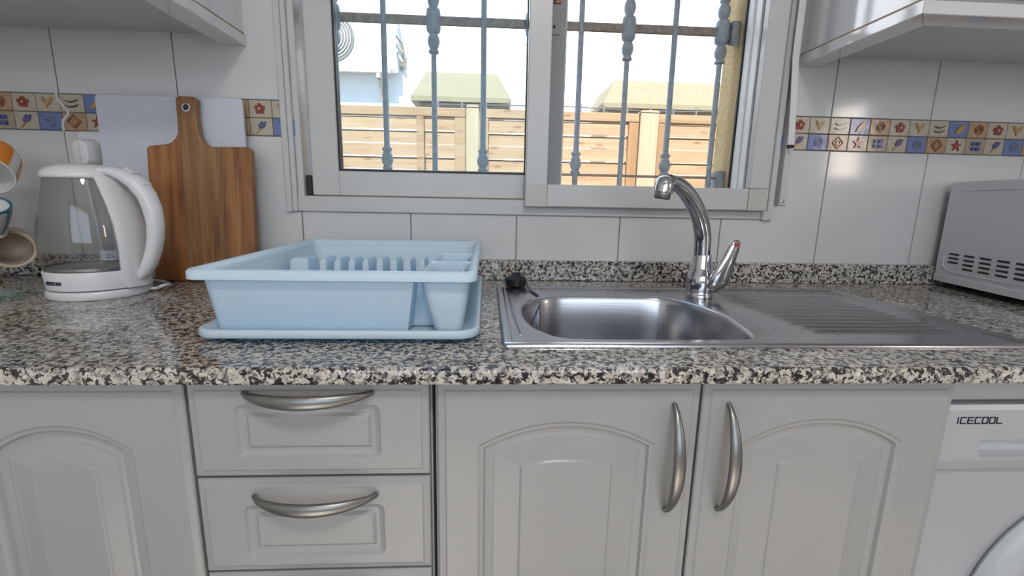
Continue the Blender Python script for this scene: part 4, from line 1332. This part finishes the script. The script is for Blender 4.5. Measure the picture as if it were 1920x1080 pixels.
# lid with a small pouring beak
loops = []
for s, z in ((0.96, 0.2085), (1.0, 0.2100), (1.02, 0.2135), (0.99, 0.2190), (0.90, 0.2255), (0.68, 0.2315), (0.35, 0.2345), (0.05, 0.2350)):
    lp = []
    for k in range(48):
        a = 2 * pi * k / 48
        beak = 0.003 * max(0.0, cos(a - radians(200))) ** 8
        lp.append(((0.0572 + beak) * s * cos(a), (0.0572 + beak) * s * sin(a), z))
    loops.append(lp)
part('lid', MB().loft(loops), M['white_plastic'], kt, smooth=True, local=True, angle=60)
# spine behind the handle, following the jug
def jug_r(z):
    for (r0_, z0_), (r1_, z1_) in zip(gp[:-1], gp[1:]):
        if z0_ <= z <= z1_:
            return r0_ + (r1_ - r0_) * (z - z0_) / (z1_ - z0_)
    return gp[0][0] if z < gp[0][1] else gp[-1][0]
AZ = radians(-3)
def pol(a, r, z):
    return (r * cos(a), r * sin(a), z)
loops = []
for z, hw in ((0.0175, 0.38), (0.022, 0.42), (0.05, 0.44), (0.09, 0.45), (0.13, 0.47), (0.165, 0.52), (0.195, 0.60), (0.2125, 0.66)):
    r = max(jug_r(z), 0.0765 if z < 0.05 else 0) + 0.0006
    o_ = r + 0.0055
    lp = [pol(AZ - hw + 2 * hw * k / 10, o_ - (0.003 if k in (0, 10) else 0), z) for k in range(11)] + [pol(AZ + hw - 2 * hw * k / 10, r - 0.003, z) for k in range(11)]
    loops.append(lp)
part('spine', MB().loft(loops), M['white_plastic'], kt, smooth=True, local=True, angle=50)
# handle: flat loft along a curve in the plane of azimuth AZ
hp = [((0.0416, 0.2240), (0.0270, 0.0063)), ((0.0605, 0.2225), (0.0270, 0.0095)), ((0.0775, 0.2150), (0.0229, 0.0117)), ((0.0936, 0.2015), (0.0193, 0.0131)), ((0.1063, 0.1820), (0.0166, 0.0135)), ((0.1139, 0.158), (0.0155, 0.0131)), ((0.1158, 0.132), (0.0149, 0.0121)), ((0.1129, 0.106), (0.0144, 0.0117)), ((0.1063, 0.082), (0.0140, 0.0113)), ((0.0969, 0.060), (0.0135, 0.0108)), ((0.0865, 0.044), (0.0126, 0.0099)), ((0.0784, 0.034), (0.0108, 0.0063))]
loops = []
HP = [Vector((r * cos(AZ), r * sin(AZ), z)) for (r, z), q in hp]
sd = Vector((-sin(AZ), cos(AZ), 0))
for i, (q0, (hw, ht)) in enumerate(hp):
    t = (HP[min(i + 1, len(HP) - 1)] - HP[max(i - 1, 0)]).normalized()
    nn = t.cross(sd)
    pts = []
    for k in range(20):
        a = 2 * pi * k / 20
        ca, sa = cos(a), sin(a)
        pts.append(tuple(HP[i] + sd * hw * (abs(ca) ** 0.75) * (1 if ca > 0 else -1) + nn * ht * (abs(sa) ** 0.85) * (1 if sa > 0 else -1)))
    loops.append(pts)
hnd = part('handle', MB().loft(loops), M['white_plastic'], kt, smooth=True, local=True, angle=60)
# lid release button and switch on the handle's back
def on_handle(r, z, sx, sz, th, tilt):
    mb = MB().box(-sx, sx, -0.0105, 0.0105, 0, th, 0.0018, 2)
    mb.bm.transform(Matrix.Rotation(AZ, 4, 'Z') @ Matrix.Translation((r, 0, z)) @ Matrix.Rotation(tilt, 4, 'Y'))
    return mb
part('lid_button', on_handle(0.0850, 0.2235, 0.0085, 0, 0.0035, radians(33)), M['white_satin'], hnd, 'lid release button', smooth=True, local=True)
part('switch', on_handle(0.1020, 0.2065, 0.0105, 0, 0.0040, radians(48)), M['white_plastic'], hnd, 'switch', smooth=True, local=True)
# printing
def on_collar(u, v, d):
    a = radians(-121) + u / 0.0765
    z = 0.0285 + v
    r = 0.0740 + (z - 0.018) / 0.0295 * 0.0025 + 0.0002 + d
    return (r * cos(a), r * sin(a), z)
part('lettering', lettering('AIGOSTAR', 0.0370, 0.0050, 0.0015, on_collar), M['ink'], kt, 'dark lettering AIGOSTAR', local=True)
mb = MB()
for z in (0.078, 0.100, 0.122, 0.144):
    a0 = radians(-148)
    r = jug_r(z) + 0.0003
    q = [(a0, z), (a0 + 0.07, z), (a0 + 0.07, z + 0.0022), (a0, z + 0.0022)]
    mb.loft([[pol(a, r, zz_) for a, zz_ in q], [pol(a, r + 0.0003, zz_) for a, zz_ in q]])
part('level_marks', mb, M['mark'], kt, 'small grey level marks', local=True)
cd = [Vector(p) for p in ((0.074, 0.020, 0.006), (0.086, 0.022, 0.007), (0.098, 0.014, 0.012), (0.100, 0.030, 0.012), (0.085, 0.060, 0.004), (0.055, 0.095, 0.0036), (0.01, 0.12, 0.0036), (-0.05, 0.13, 0.0036))]
part('cord', MB().tube(catmull(cd), 0.0030, 8), M['white_satin'], kt, smooth=True, local=True)

# ------------------------------------------------------------------ chopping boards
cb = thing('wooden_chopping_board', 'brown acacia chopping board with handle, leaning on a white board', 'chopping board', (-0.600, 0.534, 0.0), (radians(-4.6), 0, 0))
def wood_outline():
    pts = []
    def arc(cx, cz, r, a0, a1, n=6):
        for k in range(n + 1):
            a = radians(a0 + (a1 - a0) * k / n)
            pts.append((cx + r * cos(a), cz + r * sin(a)))
    arc(-0.096, 0.010, 0.010, 180, 270, 4)
    arc(0.0945, 0.010, 0.010, 270, 360, 4)
    arc(0.0945, 0.274, 0.010, 0, 80, 4)
    arc(0.030, 0.312, 0.030, 262, 186, 6)
    pts.append((-0.003, 0.345))
    arc(-0.010, 0.374, 0.0085, 0, 90, 4)
    arc(-0.034, 0.374, 0.0085, 90, 180, 4)
    pts.append((-0.0415, 0.345))
    arc(-0.072, 0.316, 0.031, -6, -80, 6)
    arc(-0.096, 0.272, 0.010, 100, 180, 4)
    return pts
wo = wood_outline()
mb = MB().loft([[(x, y, z) for x, z in offset_poly(wo, e)] for e, y in ((0.003, 0.0), (0.0008, -0.0012), (0.0, -0.003), (0.0, -0.015), (0.0008, -0.0168), (0.003, -0.018))])
part('board', mb, M['acacia'], cb, local=True)
mb = MB()
ring = []
for r_, y_ in ((0.0085, -0.0180), (0.0088, -0.0190), (0.0062, -0.0192), (0.0056, -0.0182)):
    ring.append([(-0.021 + r_ * cos(2 * pi * k / 20), y_, 0.360 + r_ * sin(2 * pi * k / 20)) for k in range(20)])
mb.loft(ring, cap0=False, cap1=False)
part('eyelet', mb, M['chrome'], cb, 'pale metal eyelet', smooth=True, local=True)
mb = MB().lathe([(0.0058, 0), (0.001, 0.0003)], 16)
mb.bm.transform(Matrix.Translation((-0.021, -0.0181, 0.360)) @ Matrix.Rotation(pi / 2, 4, 'X'))
part('hanging_hole', mb, M['vent'], cb, 'dark hanging hole', local=True)
wb = thing('white_chopping_board', 'large white plastic chopping board standing against the tiles behind the wooden one', 'chopping board', (-0.668, 0.5615, 0.0), (radians(-1.0), 0, 0))
mb = MB().loft([[(x, y, z) for x, z in rrect(-0.149, 0.149, 0.0005, 0.3855, 0.008 - e, 4) ] if e == 0 else [(x, y, z) for x, z in offset_poly(rrect(-0.149, 0.149, 0.0005, 0.3855, 0.008, 4), e)] for e, y in ((0.001, 0.0075), (0.0, 0.0065), (0.0, 0.001), (0.001, 0.0))])
part('board', mb, M['board_white'], wb, local=True)

# ------------------------------------------------------------------ wall socket with plug
so = thing('wall_socket', 'white wall socket with a grey plug behind the kettle, left of the boards', 'socket', (-0.836, 0.594, 0.272))
mb = MB().loft([[(x, y, z) for x, z in offset_poly(rrect(-0.876, -0.796, 0.230, 0.3125, 0.008, 4), e)] for e, y in ((0.0, 0.5938), (0.0, 0.588), (0.0025, 0.584))])
part('cover_plate', mb, M['white_satin'], so, smooth=True, angle=30)
mb = MB().lathe([(0.0215, 0.0), (0.0215, 0.001), (0.0205, 0.0015)], 28)
mb.bm.transform(Matrix.Translation((-0.842, 0.584, 0.268)) @ Matrix.Rotation(pi / 2, 4, 'X'))
part('socket_face', mb, M['frame'], so, smooth=True)
plg = thing('mains_plug', 'pale grey plug pushed into the wall socket behind the kettle', 'plug', (-0.849, 0.582, 0.262))
mb = MB().loft([[(x, y, z) for x, z in offset_poly(rrect(-0.869, -0.829, 0.236, 0.296, 0.0195, 6), e)] for e, y in ((0.0, 0.5822), (-0.0005, 0.577), (0.0015, 0.562), (0.005, 0.553), (0.010, 0.5515))])
part('plug_body', mb, M['white_satin'], plg, smooth=True, angle=50)
pts = [Vector(p) for p in ((-0.849, 0.562, 0.240), (-0.849, 0.560, 0.228), (-0.848, 0.558, 0.20), (-0.838, 0.556, 0.10), (-0.830, 0.553, 0.03), (-0.815, 0.545, 0.0042), (-0.78, 0.537, 0.0038))]
part('plug_cord', MB().tube(catmull(pts), 0.0034, 8), M['white_satin'], plg, smooth=True)

# ------------------------------------------------------------------ microwave
mwv = thing('microwave_oven', 'white microwave oven with side vents at the right end of the worktop', 'microwave', (1.095, 0.57, 0.0), (0, 0, radians(-11)))
Wd, Dp, Z0_, Z1_ = 0.455, 0.335, 0.014, 0.2475
mb = MB()
prof = rrect(-0.0, Wd, Z0_, Z1_, 0.006, 4)
mb.loft([[(x, y, z) for x, z in offset_poly(prof, e)] for e, y in ((0.003, 0.0), (0.0, -0.003), (0.0, -Dp + 0.003), (0.003, -Dp))])
part('case', mb, M['mw'], mwv, smooth=True, angle=30, local=True)
# bottom ledge and pressed outline on the left side
part('side_ledge', MB().box(-0.0030, -0.0001, -Dp + 0.004, -0.004, Z0_, 0.030, 0.0012, 2), M['mw'], mwv, local=True)
pth = [(-0.0004, -0.022, 0.075), (-0.0004, -0.024, 0.052), (-0.0004, -0.036, 0.043), (-0.0004, -0.060, 0.040), (-0.0004, -0.225, 0.040), (-0.0004, -0.240, 0.046), (-0.0004, -0.246, 0.060)]
part('pressed_line', MB().tube([Vector(p) for p in pth], 0.0011, 6), M['mw'], mwv, smooth=True, local=True)
part('pressed_line', MB().tube([Vector(p) for p in ((-0.0004, -0.03, 0.2275), (-0.0004, -Dp + 0.01, 0.2275))], 0.0009, 6), M['mw'], mwv, smooth=True, local=True)
vs_ = None
for g, d0_ in enumerate((0.0365, 0.0795, 0.1225, 0.1660, 0.2090)):
    rows = (0.0815, 0.0720, 0.0625) if g == 0 else (0.0815, 0.0715, 0.0615, 0.0515)
    for r_, z in enumerate(rows):
        if vs_ is None:
            mb = MB().loft([[(x, y, z_) for y, z_ in rrect(-0.029, 0.0, -0.0022, 0.0022, 0.0019, 3)] for x in (-0.0006, 0.0)])
            vs_ = part('vent_slot', mb, M['vent'], mwv, local=True)
            vs_.location = (0, -d0_, z)
        else:
            inst(vs_, 'vent_slot', mwv, (0, -d0_ - 0.0004 * r_, z))
dd = part('oven_door', MB().box(0.004, Wd - 0.105, -Dp - 0.022, -Dp - 0.0005, Z0_ + 0.003, Z1_ - 0.003, 0.004, 2), M['mw'], mwv, smooth=True, local=True)
part('door_window', MB().box(0.035, Wd - 0.14, -Dp - 0.0232, -Dp - 0.0221, 0.05, 0.215, 0.0004, 1), M['mw_dark'], dd, local=True)
part('control_panel', MB().box(Wd - 0.104, Wd - 0.003, -Dp - 0.020, -Dp - 0.0005, Z0_ + 0.003, Z1_ - 0.003, 0.004, 2), M['mw'], mwv, smooth=True, local=True)
for z in (0.09, 0.17):
    mb = MB().lathe([(0.022, 0), (0.021, 0.014), (0.004, 0.015)], 20)
    mb.bm.transform(Matrix.Translation((Wd - 0.053, -Dp - 0.0202, z)) @ Matrix.Rotation(pi / 2, 4, 'X'))
    part('dial', mb, M['white_satin'], mwv, smooth=True, local=True)
for x in (0.03, Wd - 0.03):
    for y in (-0.03, -Dp + 0.03):
        part('foot', MB().lathe([(0.010, 0.0004), (0.011, Z0_ - 0.0002)], 12, (x, y, 0)), M['black'], mwv, local=True)

# ------------------------------------------------------------------ mugs on a mug tree at the left edge
TXp, TYp = -1.040, 0.455
mt_ = thing('mug_tree', 'wooden mug tree at the left end of the worktop', 'mug tree', (TXp, TYp, 0.0))
part('base', MB().lathe([(0.060, 0.0005), (0.062, 0.006), (0.058, 0.013), (0.014, 0.016)], 28, (TXp, TYp, 0)), M['tree_wood'], mt_, smooth=True)
part('pole', MB().lathe([(0.0095, 0.0165), (0.0095, 0.315), (0.0125, 0.322), (0.0125, 0.333), (0.004, 0.342)], 18, (TXp, TYp, 0)), M['tree_wood'], mt_, smooth=True)

def mug(label, cen, axis, mat, R, Hh, stripes=None, lip=None, inside=None, handle_dir=(0, 0, 1), hmat=None, wallt=0.0035, prof_fn=None):
    """mug whose mouth centre is `cen` and whose mouth looks along `axis`"""
    ax = Vector(axis).normalized()
    hd = Vector(handle_dir)
    hd = (hd - ax * hd.dot(ax)).normalized()
    ya = ax.cross(hd)
    rotm = Matrix((hd, ya, ax)).transposed()
    e = rotm.to_euler()
    base = Vector(cen) - ax * Hh
    t = thing('mug', label, 'mug', tuple(base), tuple(e), group='mugs at the left edge')
    f = prof_fn or (lambda s: 0.80 + 0.20 * min(1, s * 4) ** 0.5)
    n = 9
    outer = [(R * 0.70, 0.0)] + [(R * f(k / n), Hh * (0.03 + 0.97 * k / n)) for k in range(n + 1)]
    inner = [((R * f(k / n)) - wallt, Hh * max(0.06, 0.03 + 0.97 * k / n)) for k in range(n, -1, -1)]
    part('cup_body', MB().lathe(outer + [(R * f(1) - wallt * 0.5, Hh * 1.012)], 40, cap1=False), mat, t, smooth=True, local=True, angle=60)
    part('inside', MB().lathe([(R * f(1) - wallt * 0.5, Hh * 1.012)] + inner + [(0.001, Hh * 0.06)], 40, cap0=False), inside or mat, t, smooth=True, local=True, angle=60)
    if lip:
        lp = []
        for r_, z_ in ((R * f(1) + 0.0004, Hh - 0.0025), (R * f(1) + 0.0006, Hh + 0.0006), (R * f(1) - wallt, Hh + 0.0008), (R * f(1) - wallt, Hh - 0.001)):
            lp.append((r_, z_))
        part('lip', MB().lathe(lp, 40, cap0=False, cap1=False), lip, t, smooth=True, local=True)
    if stripes:
        smat, k_n, w_ = stripes
        for k in range(k_n):
            a = 2 * pi * (k + 0.5) / k_n
            q = [[((R * f(s) + 0.0006) * cos(a + w_ * (j / 4 - 0.5)), (R * f(s) + 0.0006) * sin(a + w_ * (j / 4 - 0.5)), Hh * (0.03 + 0.97 * s)) for j in range(5)] for s in [0.02 + 0.96 * i / 6 for i in range(7)]]
            part('stripe', MB().loft(q, closed=False), smat, t, smooth=True, local=True)
    hpth = [Vector(p) for p in ((R * f(0.8) - 0.002, 0, Hh * 0.82), (R * f(.8) + 0.016, 0, Hh * 0.85), (R + 0.026, 0, Hh * 0.66), (R + 0.025, 0, Hh * 0.42), (R + 0.012, 0, Hh * 0.25), (R * f(0.2) - 0.002, 0, Hh * 0.24))]
    part('handle', MB().tube(catmull(hpth), 0.0046, 8, flat=1.4, up=(0, 1, 0)), hmat or mat, t, smooth=True, local=True)
    return t, base, rotm
HK = lambda p: p
mug('white mug with orange stripes hanging mouth down, topmost at the left edge', (-0.927, 0.430, 0.2125), (0.38, -0.72, -0.58), M['mug_white'], 0.0430, 0.074, stripes=(M['mug_orange'], 6, 0.52), handle_dir=(-0.6, 0.4, 0.9), hmat=M['mug_orange'])
mug('white mug with teal pattern and dark lip, middle one at the left edge', (-0.909, 0.395, 0.1590), (0.28, -0.30, 0.90), M['mug_white'], 0.041, 0.056, stripes=(M['mug_teal'], 8, 0.42), lip=M['mug_teal'], handle_dir=(-1, 0.1, 0.1), prof_fn=lambda q: 0.52 + 0.48 * min(1, q * 1.15) ** 0.6)
mug('beige stoneware mug with its mouth facing the room, lowest at the left edge', (-0.922, 0.450, 0.0735), (0.66, -0.74, -0.10), M['mug_beige'], 0.0370, 0.060, handle_dir=(-0.8, 0.1, 0.6), wallt=0.0055)
# the pegs that carry them
for (a, b) in (((TXp, TYp, 0.255), (-0.978, 0.480, 0.288)), ((TXp, TYp, 0.110), (-0.977, 0.412, 0.137)), ((TXp, TYp, 0.070), (-0.985, 0.480, 0.105))):
    part('peg', MB().tube([a, b], 0.0042, 8), M['tree_wood'], mt_, smooth=True)

# clear glass worktop saver left of the kettle
gs = thing('glass_board', 'clear greenish glass board lying on the granite left of the kettle', 'glass board', (-0.975, 0.33, 0.0))
mb = MB().loft([up3(rrect(-1.20, -0.815, 0.435, 0.566, 0.012, 4), z) for z in (0.0025, 0.0068)])
mb.bm.transform(Matrix.Translation((-0.01, 0, 0)))
# stays clear of the mug tree: a narrow strip in front of it
mb.bm.free()
mb = MB().loft([up3(rrect(-1.20, -0.835, 0.235, 0.385, 0.012, 4), z) for z in (0.0025, 0.0068)])
part('glass_plate', mb, M['plate_glass'], gs)
for x in (-1.18, -0.86):
    for y in (0.255, 0.365):
        part('rubber_foot', MB().lathe([(0.006, 0.0002), (0.006, 0.0024)], 10, (x, y, 0)), M['white_satin'], gs)

# ------------------------------------------------------------------ ceiling lamp, unseen, added for fill light
cl = thing('added_ceiling_lamp', 'added round white ceiling lamp, unseen, for fill light', 'lamp', (0.2, -1.2, ZC))
part('lamp_base', MB().lathe([(0.20, 0.0), (0.21, -0.02), (0.20, -0.045)], 36, (0.2, -1.2, ZC - 0.001)), M['white_satin'], cl, smooth=True)
part('diffuser', MB().lathe([(0.195, -0.046), (0.17, -0.06), (0.10, -0.072), (0.001, -0.076)], 36, (0.2, -1.2, ZC - 0.001)), M['fill_lamp_glow'], cl, smooth=True)

# ------------------------------------------------------------------ raise everything onto the floor height
for o in scene.objects:
    if o.parent is None and o.type not in {'CAMERA', 'LIGHT'}:
        o.location.z += H
